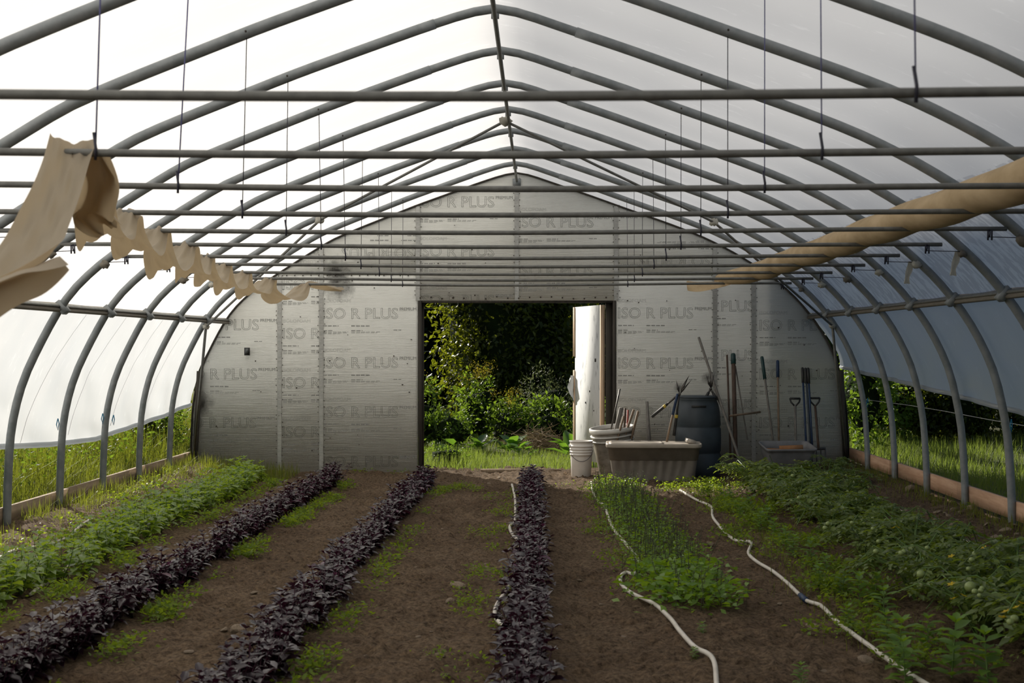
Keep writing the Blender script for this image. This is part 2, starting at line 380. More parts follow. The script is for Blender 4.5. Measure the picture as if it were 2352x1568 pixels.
KS = [k + .1 for k in range(-2, 14)]          # hoop planes; 13.1 is the last before the end wall
YW = 14 * S                                    # inner face of the end wall
ORD = {1: 'one', 2: 'second', 3: 'third', 4: 'fourth', 5: 'fifth', 6: 'sixth', 7: 'seventh', 8: 'eighth', 9: 'ninth', 10: 'tenth', 11: 'eleventh', 12: 'twelfth', 13: 'thirteenth', 14: 'fourteenth', 15: 'fifteenth', 16: 'sixteenth'}

# ---------------------------------------------------------------- floor and outside ground
xs = np.arange(-4.36, 3.92, .028)
ys = np.r_[np.arange(-3.6, 5.0, .4), np.arange(5.0, 9.5, .024), np.arange(9.5, YW + .45, .034)]
GX, GY = np.meshgrid(xs, ys)
def fh(GX, GY):
    GX = np.asarray(GX, float); GY = np.asarray(GY, float); H = gh(GX, GY)
    for (rx, w) in rows: H = H + .025 * np.exp(-((GX - rx) / (w * .8)) ** 2)
    H = H + .024 * vnoise(GX, GY, 3.1, 11) + .018 * vnoise(GX, GY, 7.3, 12) + .024 * vnoise(GX, GY * .8, 17, 13) + .030 * vnoise(GX, GY * .8, 33, 14)
    return H + np.maximum(0, vnoise(GX, GY, 13, 15) - .26) * .12
rows = [(-2.33, .42), (-1.27, .36), (-.08, .34), (.82, .45)]
H = fh(GX, GY)
mb = MB(); mb.grid(np.stack([GX, GY, H], 2)[:, ::-1] if False else np.stack([GX, GY, H], 2))
floor = struct('floor', 'bare brown soil floor between the planted rows', mb, MT['soil'], True)

xs = np.r_[np.linspace(-60, -14, 24), np.arange(-13.5, 14, .25), np.linspace(14.5, 60, 24)]
ys = np.r_[np.linspace(-20, -4, 9), np.arange(-3.5, 30, .25), np.linspace(31, 80, 26)]
GX, GY = np.meshgrid(xs, ys)
H = .10 * sstep(2.8, 4.0, np.abs(GX + .26)) + .10 * vnoise(GX, GY, .7, 21) + .02
H = H * sstep(0, 3, np.abs(GX + .26) - 1.4 + np.maximum(0, GY - YW - 1) * .6) - .015
inside = (GX > -4.45) & (GX < 3.95) & (GY < YW + .1); H[inside] = -.25
def oh(x, y):
    x = np.asarray(x, float); y = np.asarray(y, float)
    h = .10 * sstep(2.8, 4.0, np.abs(x + .26)) + .10 * vnoise(x, y, .7, 21) + .02
    return h * sstep(0, 3, np.abs(x + .26) - 1.4 + np.maximum(0, y - YW - 1) * .6) - .015
mb = MB(); mb.grid(np.stack([GX, GY, H], 2))
struct('ground', 'grassy ground outside the greenhouse', mb, MT['outsoil'], True)

# ---------------------------------------------------------------- film: roof (ceiling) and side curtains
q = prof_xz(.045)
iL = int(np.argmin(np.hypot(PROF[:, 0] + 10025, PROF[:, 1] - 800))); iR = int(np.argmin(np.hypot(PROF[:, 0] - 8680, PROF[:, 1] - 975)))
yy = np.arange(-2.4 * S, YW + .25, S / 6)
def sheet(i0, i1, sag=.012):
    Q = q[i0:i1 + 1]; G = np.zeros((len(Q), len(yy), 3))
    ph = (yy / S - .1) % 1.
    for j, y in enumerate(yy):
        s = -sag * math.sin(math.pi * ph[j]) ** 2
        G[:, j, 0] = Q[:, 0] * (1); G[:, j, 1] = y; G[:, j, 2] = Q[:, 1] + s
    return G
iS = int(np.argmin(np.hypot(PROF[:, 0] - 6900, PROF[:, 1] - 2560)))
mb = MB(); mb.grid(sheet(iL, iS)); 
ceiling = struct('ceiling', 'white translucent plastic film stretched over the hoops', mb, MT['film_roof'], True)
mb = MB(); mb.grid(sheet(iS, iR)); o = part('film_strip', mb, MT['film_patch'], ceiling, True, label='blotchy lower strip of film wet with droplets'); 
def curtain(side, zedge, name, label):
    zt = (CZ + (800 if side < 0 else 975) * U) - .01
    ks = np.arange(-2.2, 14.12, .1); nz = 26; G = np.zeros((len(ks), nz, 3))
    for i, k in enumerate(ks):
        zb = zedge(k)
        for j in range(nz):
            t = j / (nz - 1); z = zt + (zb - zt) * t
            G[i, j] = (side_x(z, side) + side * (.055 + .03 * t), k * S, z)
    n = vnoise(G[..., 1], G[..., 2] * 2.2 + G[..., 1] * .8, 1.6, 31 + side) * (.07 if side < 0 else .13) + vnoise(G[..., 1] + G[..., 2] * 1.5, G[..., 2], 4, 35) * .022
    env = np.linspace(0, 1, nz)[None] * .8 + .1
    G[..., 0] += side * np.abs(n * env) 
    mb = MB(); mb.grid(G); o = struct(name, label, mb, MT['film_side'], True)
    r = MB(); r.tube([tuple(g) for g in G[:, -1]], .024, 8); part('rolled_hem', r, MT['film_side'], o, True)
    return o, G
kL = [-3, 9.1, 10.1, 11.1, 12.1, 13.1, 14.2]; eL = [-2050, -2090, -2265, -2353, -2226, -2083, -1850]
kR = [-3, 8.7, 9.1, 10.1, 11.1, 12.1, 13.1, 14.2]; eR = [-1750, -1430, -1354, -1192, -1055, -920, -800, -640]
wl, GLc = curtain(-1, lambda k: CZ + np.interp(k, kL, eL) * U, 'wall_left', 'sunlit white film side curtain hanging to knee height')
wr, GRc = curtain(1, lambda k: CZ + np.interp(k, kR, eR) * U, 'wall_right', 'shaded blue-grey film side curtain rolled up to waist height')

# ---------------------------------------------------------------- hoops
def hoop(k, n):
    lab = 'galvanised steel hoop beside the foam end wall' if n == 1 else 'galvanised steel hoop, %s counting from the foam end wall' % ORD[n]
    root = thing('greenhouse_hoop', lab, 'hoop', (-.27, k * S, 0), 'arched steel hoops of the greenhouse')
    y = k * S
    d = np.abs(PROF[:, 0] + 715)
    jit = RNG.uniform(-120, 120)
    a = int(np.argmin(np.where(np.arange(len(PROF)) < TOP, np.abs(PROF[:, 0] + 1960 + jit), 1e9)))
    b = int(np.argmin(np.where(np.arange(len(PROF)) > TOP, np.abs(PROF[:, 0] - 620 - jit), 1e9)))
    def seg(i0, i1, r, nm):
        m = MB(); m.tube([(PX[i, 0], y, PX[i, 1]) for i in range(i0, i1 + 1)], r, 12, True, Vector((0, 1, 0)), (1.12, .95))
        return part(nm, m, MT['galv'], root, True)
    seg(0, a, .034, 'side_pipe'); seg(b, len(PX) - 1, .034, 'side_pipe'); seg(a - 1, b + 1, .0305, 'ridge_section')
    for xx in (-4090 * U, 2640 * U):
        z = roof_z(xx); m = MB(); m.sphere((xx, y - .036, z), .007, 6, 4); part('bolt', m, MT['rust_screw'], root)
    return root
for i, k in enumerate(reversed(KS)): hoop(k, i + 1)

# ridge pipe, purlins, braces
m = MB(); zr = CZ + 5334 * U
m.tube([(-715 * U, y, zr + .004 * math.sin(y)) for y in np.linspace(-2.2, YW, 24)], .0155, 10)
rp = thing('ridge_pipe', 'thin steel pipe running along the ridge under the hoops', 'pipe', (-715 * U, 7, zr))
part('pipe', m, MT['galv_bar'], rp, True)
for k in KS[4:]:
    m = MB(); m.box((-715 * U, k * S, zr + .03), (.05, .022, .05)); part('clamp', m, MT['galv'], rp)
m = MB(); m.box((-715 * U, YW - .01, zr - .02), (.10, .012, .09)); part('end_plate', m, MT['galv'], rp)
for side, idx, lab, cat in ((-1, (-9960, 825), 'weathered hip board along the sunlit curtain top', 'board'), (1, (8640, 985), 'weathered hip board along the shaded curtain top', 'board')):
    x, z = idx[0] * U, CZ + idx[1] * U
    root = thing('hip_board', lab, cat, (x, 7, z), 'hip boards holding the film')
    m = MB(); R = Matrix.Rotation(side * math.radians(38), 3, 'Y')
    m.box((x + side * .028, (YW - 2.2) / 2, z), (.022, YW + 2.2, .085), R); part('board', m, MT['hipboard'], root)
    m = MB(); m.box((x + side * .012, (YW - 2.2) / 2, z + .012), (.014, YW + 2.2, .03), R); part('locking_channel', m, MT['galv_bar'], root)
    for k in KS[3:]:
        m = MB(); m.box((x + side * .0, k * S, z), (.05, .10, .11), R); part('clamp', m, MT['galv'], root)
def lump(c, r):
    m = MB(); m.sphere((0, 0, 0), 1, 9, 6); V = m.v[0]; k_ = 1 + .35 * np.sin(V[:, :1] * 5 + r * 900 + V[:, 2:] * 4) * np.cos(V[:, 1:2] * 5 + V[:, 2:] * 3); m.v[0] = V * k_ * r * np.array((1.2, .8, .9)) + np.array(c); return m
node = P(1160, 278, 10.3)
for sgn, mid, end, foot, lab in ((-1, (735, 505), (473, 750), (446, 1040, 13.86), 'slim steel wind brace slanting from the ridge toward the sunlit curtain'), (1, (1640, 510), (1912, 748), (1940, 1045, 13.86), 'slim steel wind brace slanting from the ridge toward the tools')):
    a = node; b = P(mid[0], mid[1], 11.6); c = P(end[0], end[1], 13.05)
    root = thing('wind_brace', lab, 'brace', a, 'wind braces near the end wall')
    m = MB(); m.tube([a, b, c], .0135, 8); part('brace_pipe', m, MT['galv_bar'], root, True)
    m = MB(); m.tube([c, P(*foot)], .016, 8); part('strut', m, MT['galv_bar'], root, True)
    for (u, r) in ((a, .045), (b, .04), (c, .035)):
        part('tape_wrap', lump(u, r), MT['film_rag'], root, True, label='crumpled tan tape wrap at the joint')

# ---------------------------------------------------------------- crossbars with their hanger wires
barY = {3.1: 221, 4.1: 355.5, 5.1: 433.5, 6.1: 493, 7.1: 533.5, 8.1: 566.5, 9.1: 592.5, 10.1: 612, 11.1: 629.5, 12.1: 643, 13.1: 654.5}
BZ = {}
def barz(k):
    kk = round(k, 1)
    return CZ + (VPY - barY[kk]) * kk * U if kk in barY else CZ + 1770 * U
BX0, BX1 = -8915 * U, 7545 * U
for n, k in enumerate(reversed(KS[3:])):
    z = barz(k); y = k * S - .02
    lab = 'grey steel crossbar, %s counting from the foam end wall' % ORD[n + 1] if n else 'grey steel crossbar closest to the foam end wall'
    root = thing('crossbar', lab, 'crossbar', (-.27, y, z), 'hanging steel crossbars')
    tilt = RNG.uniform(-.008, .008); jx = RNG.uniform(-.03, .03)
    xsb = np.linspace(BX0 + jx, BX1 + jx, 18)
    pz = [z + .010 * math.cos((x + .27) * 1.1) * -1 + tilt * x / 4 + .006 for x in xsb]
    m = MB(); m.tube([(x, y, pz_) for x, pz_ in zip(xsb, pz)], .0143, 10); part('bar', m, MT['galv_bar'], root, True)
    for X, Xb in ((-4090, -4090 + RNG.uniform(-120, 60)), (2640, 2640 + RNG.uniform(-20, 25))):
        if k < 3 : Xb = X
        xb = Xb * U; xt = X * U
        m = MB(); m.tube([(xt, k * S - .01, roof_z(xt) - .03), (xb, y - .017, z + .0)], .0026 if not (X < 0 and k < 5.5) else .0032, 5)
        part('hanger_wire', m, MT['bluewire'] if k < 5.5 else MT['wire'], root)
        m = MB(); m.tube([(xb - .006, y - .018, z + .075), (xb + .002, y - .02, z + .02), (xb, y - .019, z - .024)], .0055, 6)
        part('wire_clip', m, MT['wire'], root)
    for sgn, xe in ((-1, BX0 + jx + .13), (1, BX1 + jx - .11)):
        m = MB(); m.tube([(xe, y + .02 * math.cos(a), z - .006 + .026 * math.sin(a)) for a in np.linspace(0, 2 * math.pi, 9)], .005, 5)
        m.tube([(xe - .012, y - .016, z - .052), (xe - .012, y - .02, z + .01), (xe + .012, y - .02, z + .01), (xe + .012, y - .016, z - .052)], .006, 6)
        part('u_bolt', m, MT['wire'], root)
        zt = z - .035; xh = side_x(zt, sgn) - sgn * .03
        m = MB(); m.tube([(xe, y, z - .03), (xh, y + .01, zt)], .003, 5); part('tie_wire', m, MT['wire'], root)
        m = lump((xh + RNG.normal(0, .01), y - .02, zt - .02), RNG.uniform(.026, .04))
        part('tape_wrap', m, MT['film_rag'] if RNG.random() < .4 else MT['hipboard'], root, True)

# ---------------------------------------------------------------- end wall of foil-faced foam panels
wallb = struct('wall_back', 'end wall of silvery foil-faced foam boards')
ORG[wallb.name] = Vector((0, 0, 0))
q14 = prof_xz(.03)
def ztop(x): return float(np.interp(x, q14[:, 0], q14[:, 1]))
def wx(px): return (px - VPX) * 14 * U
def wz(py): return CZ + (VPY - py) * 14 * U
XL, XR = q14[0, 0], q14[-1, 0]
ZS = wz(632); ZD = wz(690)
panels = []
def panel(x0, x1, z0, z1):
    g = .003; x0 = max(x0 + g, XL + .005); x1 = min(x1 - g, XR - .005)
    n = max(2, int((x1 - x0) / .03)); top = []
    for x in np.linspace(x1, x0, n):
        top.append((x, min(z1 - g, ztop(x))))
    yf = YW + RNG.uniform(-.003, .003)
    m = MB(); top = [p for p in top[::-1] if p[1] > z0 + .004]; N = len(top)
    V = []
    for x, z in top: V += [(x, yf, z0), (x, yf, z), (x, yf + .04, z0), (x, yf + .04, z)]
    Fc = [(0, 1, 3, 2), (4 * N - 4, 4 * N - 2, 4 * N - 1, 4 * N - 3)]
    for i in range(N - 1):
        a = 4 * i; Fc += [(a, a + 4, a + 5, a + 1), (a + 2, a + 3, a + 7, a + 6), (a + 1, a + 5, a + 7, a + 3), (a, a + 2, a + 6, a + 4)]
    m.add(V, Fc)
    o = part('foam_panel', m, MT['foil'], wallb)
    panels.append((o, x0, x1, z0, z1, yf)); return len(panels) - 1
X = {p: wx(p) for p in (440, 642, 738, 960, 1187, 1415, 1642, 1731, 1950)}
p1 = panel(XL, X[642], 0, ZS); p2 = panel(X[642], X[738], 0, ZS); p3 = panel(X[738], X[960], 0, ZS)
p4 = panel(X[960], X[1187], ZD, 9); p5 = panel(X[1187], X[1415], ZD, 9)
p6 = panel(X[1415], X[1642], 0, ZS); p7 = panel(X[1642], X[1731], 0, ZS); p8 = panel(X[1731], XR, 0, ZS)
u1 = panel(wx(560), X[738], ZS, 9); u2 = panel(X[738], X[960], ZS, 9); u3 = panel(X[1415], X[1642], ZS, 9); u4 = panel(X[1642], wx(1800), ZS, 9)

_txtcache = {}
def text_geo(body, width, height, outline):
    key = (body, outline)
    if key not in _txtcache:
        cu = bpy.data.curves.new('lettering', 'FONT'); cu.body = body; cu.size = 1; cu.resolution_u = 3
        if outline:
            cu.fill_mode = 'NONE'; cu.bevel_depth = .007; cu.bevel_resolution = 0
        o = bpy.data.objects.new('lettering', cu); COL.objects.link(o)
        dg = bpy.context.evaluated_depsgraph_get(); me = bpy.data.meshes.new_from_object(o.evaluated_get(dg))
        V = np.array([v.co[:] for v in me.vertices]); Fc = [tuple(p.vertices) for p in me.polygons]
        bpy.data.objects.remove(o); bpy.data.curves.remove(cu); bpy.data.meshes.remove(me)
        _txtcache[key] = (V, Fc)
    V, Fc = _txtcache[key]; V = V.copy()
    lo, hi = V.min(0), V.max(0)
    V[:, 0] = (V[:, 0] - lo[0]) / (hi[0] - lo[0]) * width; V[:, 1] = (V[:, 1] - lo[1]) / (hi[1] - lo[1]) * height
    V[:, 2] = (V[:, 2] - lo[2]) * .002
    return V, Fc
def prints(pi, blocks, rot=False):
    o, x0, x1, z0, z1, yf = panels[pi]
    items = []                # (V2d, faces) in wall x,z
    for (bx, by) in blocks:   # pixel of the upper corner where the big line begins
        s = 14 * U
        def put(body, dx, dy, w, h, outl):
            V, Fc = text_geo(body, w * s, h * s, outl)
            items.append((V[:, 0] + dx * s, V[:, 1] - (dy + h) * s, Fc, bx, by))
        put('ISO R PLUS', 0, 0, 172, 25, True)
        put('PREMIUM', 176, -1, 38, 7, False)
        put('ISOLOFOAM', -1, -20, 64, 7.5, True)
        for (dx, dy, w, h) in ((0, 40, 36, 2.2), (65, 40, 42, 2.6), (0, 51, 24, 1.8), (65, 51, 26, 1.8), (162, 50, 18, 1.6), (0, 54.5, 58, .9), (0, 56.6, 57, .9), (0, 58.7, 40, .9), (65, 54.5, 66, .9), (65, 56.6, 60, .9)):
            a = np.array([(dx, -dy), (dx + w, -dy), (dx + w, -dy - h), (dx, -dy - h)]) * s
            nseg = max(2, int(w / 2.2)); xx = np.linspace(dx, dx + w, nseg + 1)
            V = []; Fc = []
            for i in range(nseg):
                if i % 5 == 4: continue
                k_ = len(V); V += [(xx[i], -dy), (xx[i + 1] - .5, -dy), (xx[i + 1] - .5, -dy - h), (xx[i], -dy - h)]; Fc.append((k_, k_ + 3, k_ + 2, k_ + 1))
            V = np.array(V) * s
            items.append((V[:, 0], V[:, 1], Fc, bx, by))
    m = MB()
    for (vx, vz, Fc, bx, by) in items:
        sgn = -1 if rot else 1
        wxs = wx(bx) + sgn * vx; wzs = wz(by) + sgn * vz
        keep = []
        for f in Fc:
            cx = np.mean(wxs[list(f)]); cz = np.mean(wzs[list(f)])
            mx, mn = wxs[list(f)].max(), wxs[list(f)].min()
            if mn > x0 + .004 and mx < x1 - .004 and cz > z0 + .01 and cz < min(z1, ztop(cx)) - .01: keep.append(f)
        if keep:
            used = sorted({i for f in keep for i in f}); mp = {i: j for j, i in enumerate(used)}
            m.add(np.stack([wxs[used], np.full(len(used), yf - .0012), wzs[used]], 1), [tuple(mp[i] for i in f) for f in keep])
    if m.n: part('printed_lettering', m, MT['print'], o, label='faint grey printed brand lettering')
prints(p1, [(422, 733), (418, 846), (416, 958)]); prints(p2, [(650, 640), (650, 753), (650, 866), (650, 979)])
prints(p3, [(742, 707), (742, 820), (742, 933), (742, 1047)])
prints(p4, [(963, 451), (963, 564), (963, 677)]); prints(p5, [(1191, 497), (1191, 609), (1191, 722)])
prints(p6, [(1420, 706), (1420, 821), (1420, 934), (1420, 1046)]); prints(p8, [(1745, 734), (1745, 846), (1745, 958)])
prints(p7, [(1560, 690), (1560, 803), (1560, 916)])
prints(u2, [(957, 593)], True); prints(u3, [(1640, 500), (1640, 612)], True); prints(u1, [(742, 585)], True)
# tape strips and screws over the joints
def seam(x, z0, z1, w=.05):
    z1 = min(z1, ztop(x) - .02)
    m = MB(); n = 30; zz = np.linspace(z0, z1, n); G = np.zeros((n, 2, 3))
    for i, z in enumerate(zz):
        d = RNG.uniform(-.003, .003); yb = YW - .006 - abs(RNG.normal(0, .0015))
        G[i, 0] = (x - w / 2 + d, yb, z); G[i, 1] = (x + w / 2 + d * .5, yb, z)
    m.grid(G[:, ::-1]); part('seam_tape', m, MT['tape'], wallb)
    m = MB()
    for z in np.arange(z0 + .05, z1, .085):
        for sx in (-1, 1): m.sphere((x + sx * (w / 2 + .012) + RNG.normal(0, .004), YW - .006, z + RNG.normal(0, .012)), .0062, 5, 3)
    part('screw', m, MT['rust_screw'], wallb, kind='stuff')
for (x, a, b) in ((X[642], .0, ZS), (X[738], .0, 9), (X[960], ZD, 9), (X[1187], ZD, 9), (X[1415], ZD, 9), (X[1642], 0, 9), (X[1731], 0, ZS)): seam(x, a, b)
m = MB()
for x in np.arange(wx(640), wx(955), .10): m.sphere((x, YW - .006, ZS + RNG.normal(0, .004)), .0085, 5, 3)
for x in np.arange(wx(965), wx(1412), .135): m.sphere((x, YW - .006, ZD + .03 + RNG.normal(0, .012)), .011, 5, 3)
for _ in range(90):
    x = RNG.uniform(XL + .3, XR - .3); z = RNG.uniform(.15, 3.2)
    if z < ztop(x) - .1 and not (X[960] - .05 < x < X[1415] + .05 and z < ZD + .05): m.sphere((x, YW - .003, z), RNG.uniform(.006, .012), 5, 3, .7)
part('screw', m, MT['rust_screw'], wallb, kind='stuff')
# curved edge strip of the wall
m = MB(); m.tube([(a, YW - .008, b) for a, b in prof_xz(.028)], .012, 6, True, Vector((0, 1, 0))); part('edge_strip', m, MT['darkwood'], wallb)
m = MB(); n_ = 60; xx = np.linspace(XL, XR, n_); yf_ = -2.7
V = [v for x in xx for v in ((x, yf_, 0), (x, yf_, max(ztop(x), .01)), (x, yf_ - .05, 0), (x, yf_ - .05, max(ztop(x), .01)))]
m.add(V, [f for i in range(n_ - 1) for f in ((4 * i, 4 * i + 1, 4 * i + 5, 4 * i + 4), (4 * i + 2, 4 * i + 6, 4 * i + 7, 4 * i + 3), (4 * i + 1, 4 * i + 3, 4 * i + 7, 4 * i + 5))])
struct('wall_front', 'unseen foam end wall added behind the camera', m, MT['foil'])  # added out of view, opaque to keep frontal sky light off the interior
# corner posts
for nm, x, lab in (('trim_1', wx(452), 'dark corner post by the basil bed'), ('trim_2', wx(1938), 'dark corner post beside the spades')):
    m = MB(); sgn = -1 if x < 0 else 1
    m.beam((x - sgn * .04, YW - .03, 1.25), (x + sgn * .02, YW - .03, 0), .05, .07, (0, 1, 0)); struct(nm, lab, m, MT['darkwood'])

# ---------------------------------------------------------------- doorway and door
dX0, dX1 = X[960], X[1415]
fr = struct('door_1', 'dark timber doorway in the end wall'); ORG[fr.name] = Vector((0, 0, 0))
m = MB(); m.box((dX0 + .022, YW + .09, ZD / 2 - .02), (.040, .19, ZD + .04)); m.box((dX0 + .05, YW + .155, ZD / 2 - .02), (.022, .05, ZD)); part('jamb', m, MT['darkwood'], fr)
m = MB(); m.box((dX1 - .02, YW + .09, ZD / 2 - .02), (.036, .19, ZD + .04)); m.box((dX1 - .078, YW + .14, ZD / 2 - .02), (.088, .06, ZD)); part('jamb', m, MT['darkwood'], fr)
m = MB(); m.box(((dX0 + dX1) / 2, YW + .09, ZD - .012), (dX1 - dX0 - .08, .17, .028)); part('lintel', m, MT['darkwood'], fr)
m = MB(); m.box((wx(1195), YW + .06, .012), (.98, .06, .045)); part('threshold', m, MT['plank_l'], fr)
h0 = Vector((2085 * U, YW + .19, 0)); h1 = Vector((1268 * U, 15.02 * S, 0)); dv = (h1 - h0); L = dv.length; dv.normalize(); nv = Vector((-dv.y, dv.x, 0))
leaf = struct('door_2', 'open door leaf faced in scuffed white foam with pale timber edges'); ORG[leaf.name] = Vector((0, 0, 0))
zc = wz(697) * .5 + .04; zh = wz(697) - .10
m = MB(); m.beam(h0 + Vector((0, 0, zc)) + dv * .045, h1 + Vector((0, 0, zc)) - dv * .045, .05, zh); part('face_panel', m, MT['doorwhite'], leaf)
m = MB(); m.beam(h0 + Vector((0, 0, zc)) + dv * .012, h0 + Vector((0, 0, zc)) + dv * .045, .052, zh); part('stile', m, MT['palewood'], leaf)
m = MB(); zt = zc + zh / 2
m.beam(h1 + Vector((0, 0, zc + .42 + (zh / 2 - .42) / 2 - .04)) - dv * .045, h1 + Vector((0, 0, zc + .42 + (zh / 2 - .42) / 2 - .04)), .075, zh / 2 - .34)
m.beam(h1 + Vector((0, 0, zc - .4)) - dv * .045, h1 + Vector((0, 0, zc - .4)), .075, zh - .86); part('stile', m, MT['palewood'], leaf)
m = MB()
for (t, z, sz) in ((.82, 1.38, .022), (.45, .83, .012), (.6, .98, .012), (.85, .52, .012), (.75, .74, .010)):
    c = h1 + (h0 - h1) * t + nv * .027; c.z = z; m.beam(c + Vector((0, 0, -sz)), c + Vector((0, 0, sz)), .004, sz * 1.6, nv)
part('dent', m, MT['soot'], leaf, kind='stuff')
c = h1 + Vector((0, 0, 1.02)) + nv * .05
m = MB(); G = np.zeros((9, 7, 3))
for i in range(9):
    for j in range(7):
        t = i / 8; a = (j / 6 - .5)
        w = .03 + .075 * math.sin(math.pi * min(1, t * 1.05)) + .012 * math.sin(t * 17)
        p = c + Vector((a * w + .015 * math.sin(9 * a + 5 * t) + .025 * t * t, -.03 * math.cos(9 * a) - .02, -t * .34 + .15 + .03 * math.sin(11 * a) * t)); G[i, j] = p
m.grid(G); solo('plastic_rag', 'white plastic rag tied to the edge of the open door', 'rag', m, MT['whitecup'], tuple(c), smooth=True)

# thermometer and vent pipe soot
c = P(568, 807, 13.97)
t_ = thing('wall_thermometer', 'small black thermometer screwed to the foam wall', 'thermometer', tuple(c))
m = MB(); m.box((c.x, c.y - .012, c.z), (.065, .022, .095)); part('case', m, MT['black'], t_)
m = MB(); m.box((c.x - .002, c.y - .0245, c.z + .008), (.036, .004, .056)); part('display', m, MT['screen'], t_)
c = P(775, 627, 13.98)
t_ = thing('vent_pipe', 'short sooty pipe stub in the wall above the row cover', 'pipe', tuple(c))
m = MB(); m.box((c.x - .01, c.y - .03, c.z - .01), (.085, .06, .022)); part('stub', m, MT['soot'], t_)

# ---------------------------------------------------------------- baseboards
for side, nm, lab, mat in ((-1, 'baseboard_left', 'weathered plank edging outside the legs by the basil', 'plank_l'), (1, 'baseboard_right', 'reddish plank edging outside the legs by the tomatoes', 'plank_r')):
    root = struct(nm, lab); ORG[root.name] = Vector((0, 0, 0))
    x = (-11235 if side < 0 else 9995) * U; zt = CZ + (-3390 if side < 0 else -3265) * U
    y = -2.
    while y < YW - .1:
        y1 = min(y + 2.44, YW - .02)
        m = MB(); m.box((x + RNG.uniform(-.004, .004), (y + y1) / 2, zt - .07 + RNG.uniform(-.008, .008)), (.038, y1 - y - .008, .15)); m.box((x + side * .0, (y + y1) / 2, zt - .25), (.036, y1 - y - .008, .14))
        part('plank', m, MT[mat], root); y = y1

# ---------------------------------------------------------------- row cover cloth
def ribbon(mb, C, W, nsub=6, ncr=15, fold=.02, ph=0., curl=.06):
    C = [Vector(c) for c in C]; W = [Vector(w) for w in W]
    n = len(C); ts = np.linspace(0, n - 1, (n - 1) * nsub + 1)
    Cn = np.array(C); Wn = np.array(W)
    def cr(A, t):
        i = min(int(t), n - 2); f = t - i; p0 = A[max(i - 1, 0)]; p1 = A[i]; p2 = A[i + 1]; p3 = A[min(i + 2, n - 1)]
        return .5 * ((2 * p1) + (-p0 + p2) * f + (2 * p0 - 5 * p1 + 4 * p2 - p3) * f * f + (-p0 + 3 * p1 - 3 * p2 + p3) * f ** 3)
    G = np.zeros((len(ts), ncr, 3))
    for a, t in enumerate(ts):
        c = cr(Cn, t); w = cr(Wn, t)
        tn = cr(Cn, min(t + .05, n - 1)) - cr(Cn, max(t - .05, 0)); tn /= np.linalg.norm(tn) + 1e-9
        nn = np.cross(w, tn); nn /= np.linalg.norm(nn) + 1e-9
        for j in range(ncr):
            v = j / (ncr - 1) * 2 - 1
            G[a, j] = c + w * v + nn * (fold * math.sin(7 * v + ph + t * 2.1) + fold * .5 * math.sin(13 * v - t * 3.3) - curl * v * v)
    mb.grid(G)
cl_ = thing('row_cover', 'wrinkled cream row cover draped and twisted over the crossbars', 'row cover', tuple(P(210, 350, 4.1)))
path = [(4.1, -4256), (5.1, -5250), (6.1, -5800), (7.1, -6230), (8.1, -6560), (9.1, -7000), (10.1, -7330), (11.1, -7540), (12.1, -7500), (13.1, -6950)]
C = []; W = []
for i, (k, Xu) in enumerate(path):
    z = barz(k) + .03; x = Xu * U
    C.append((x, k * S, z)); w = .068 if i else .055
    W.append((w, .03, .010))
    if i < len(path) - 1:
        k2, X2 = path[i + 1]; zb = min(barz(k), barz(k2)); dp = RNG.uniform(.15, .20)
        x2 = X2 * U
        C.append((x - .045, (k + .14) * S, zb - dp * .55)); W.append((.085, .04, .03))
        C.append((x * .62 + x2 * .38 - .05, (k + .45) * S, zb - dp)); W.append((.12, -.03, .03))
        C.append((x * .2 + x2 * .8 - .03, (k + .84) * S, zb - dp * .45)); W.append((.10, .03, -.03))
C.append((-6500 * U, 13.5 * S, barz(13.1) + .0)); W.append((.10, 0, .01)); C.append((-6150 * U, 13.6 * S, barz(13.1) - .01)); W.append((.02, 0, .01))
m = MB(); ribbon(m, C, W, 7, 17, .011, .4, .035); part('draped_strip', m, MT['cloth'], cl_, True)
tops = [(112, 322, 218, 332, 4.1), (92, 395, 200, 400, 4.02), (60, 480, 180, 478, 3.9), (18, 560, 160, 540, 3.78), (-40, 630, 138, 592, 3.66), (-130, 700, 40, 650, 3.5), (-300, 700, -160, 690, 3.25), (-640, 620, -560, 640, 3.1)]
C = []; W = []
for (xa, ya, xb, yb, k) in tops:
    a = P(xa, ya, k - .03); b = P(xb, yb, k + .03); C.append((a + b) / 2); W.append((b - a) / 2)
m = MB(); ribbon(m, C, W, 8, 19, .007, 1.2, .04); part('hanging_end', m, MT['cloth'], cl_, True)
m = MB(); ribbon(m, [P(-90, 705, 3.42), P(0, 655, 3.5), P(66, 626, 3.58), P(138, 590, 3.64)], [(.02, -.06, .055), (.02, -.06, .05), (.015, -.05, .035), (.004, -.01, .006)], 6, 9, .006, .4, .05); part('hem_fold', m, MT['cloth'], cl_, True)
m = MB(); ribbon(m, [P(205, 335, 4.12), P(222, 400, 4.3), P(195, 470, 4.6), P(245, 520, 4.9), P(205, 437, 5.1)], [(.04, .01, 0), (.045, .02, .02), (.06, .03, .03), (.05, .02, .03), (.05, .02, .0)], 7, 11, .02, 2.2, .04); part('gathered_fold', m, MT['cloth'], cl_, True)
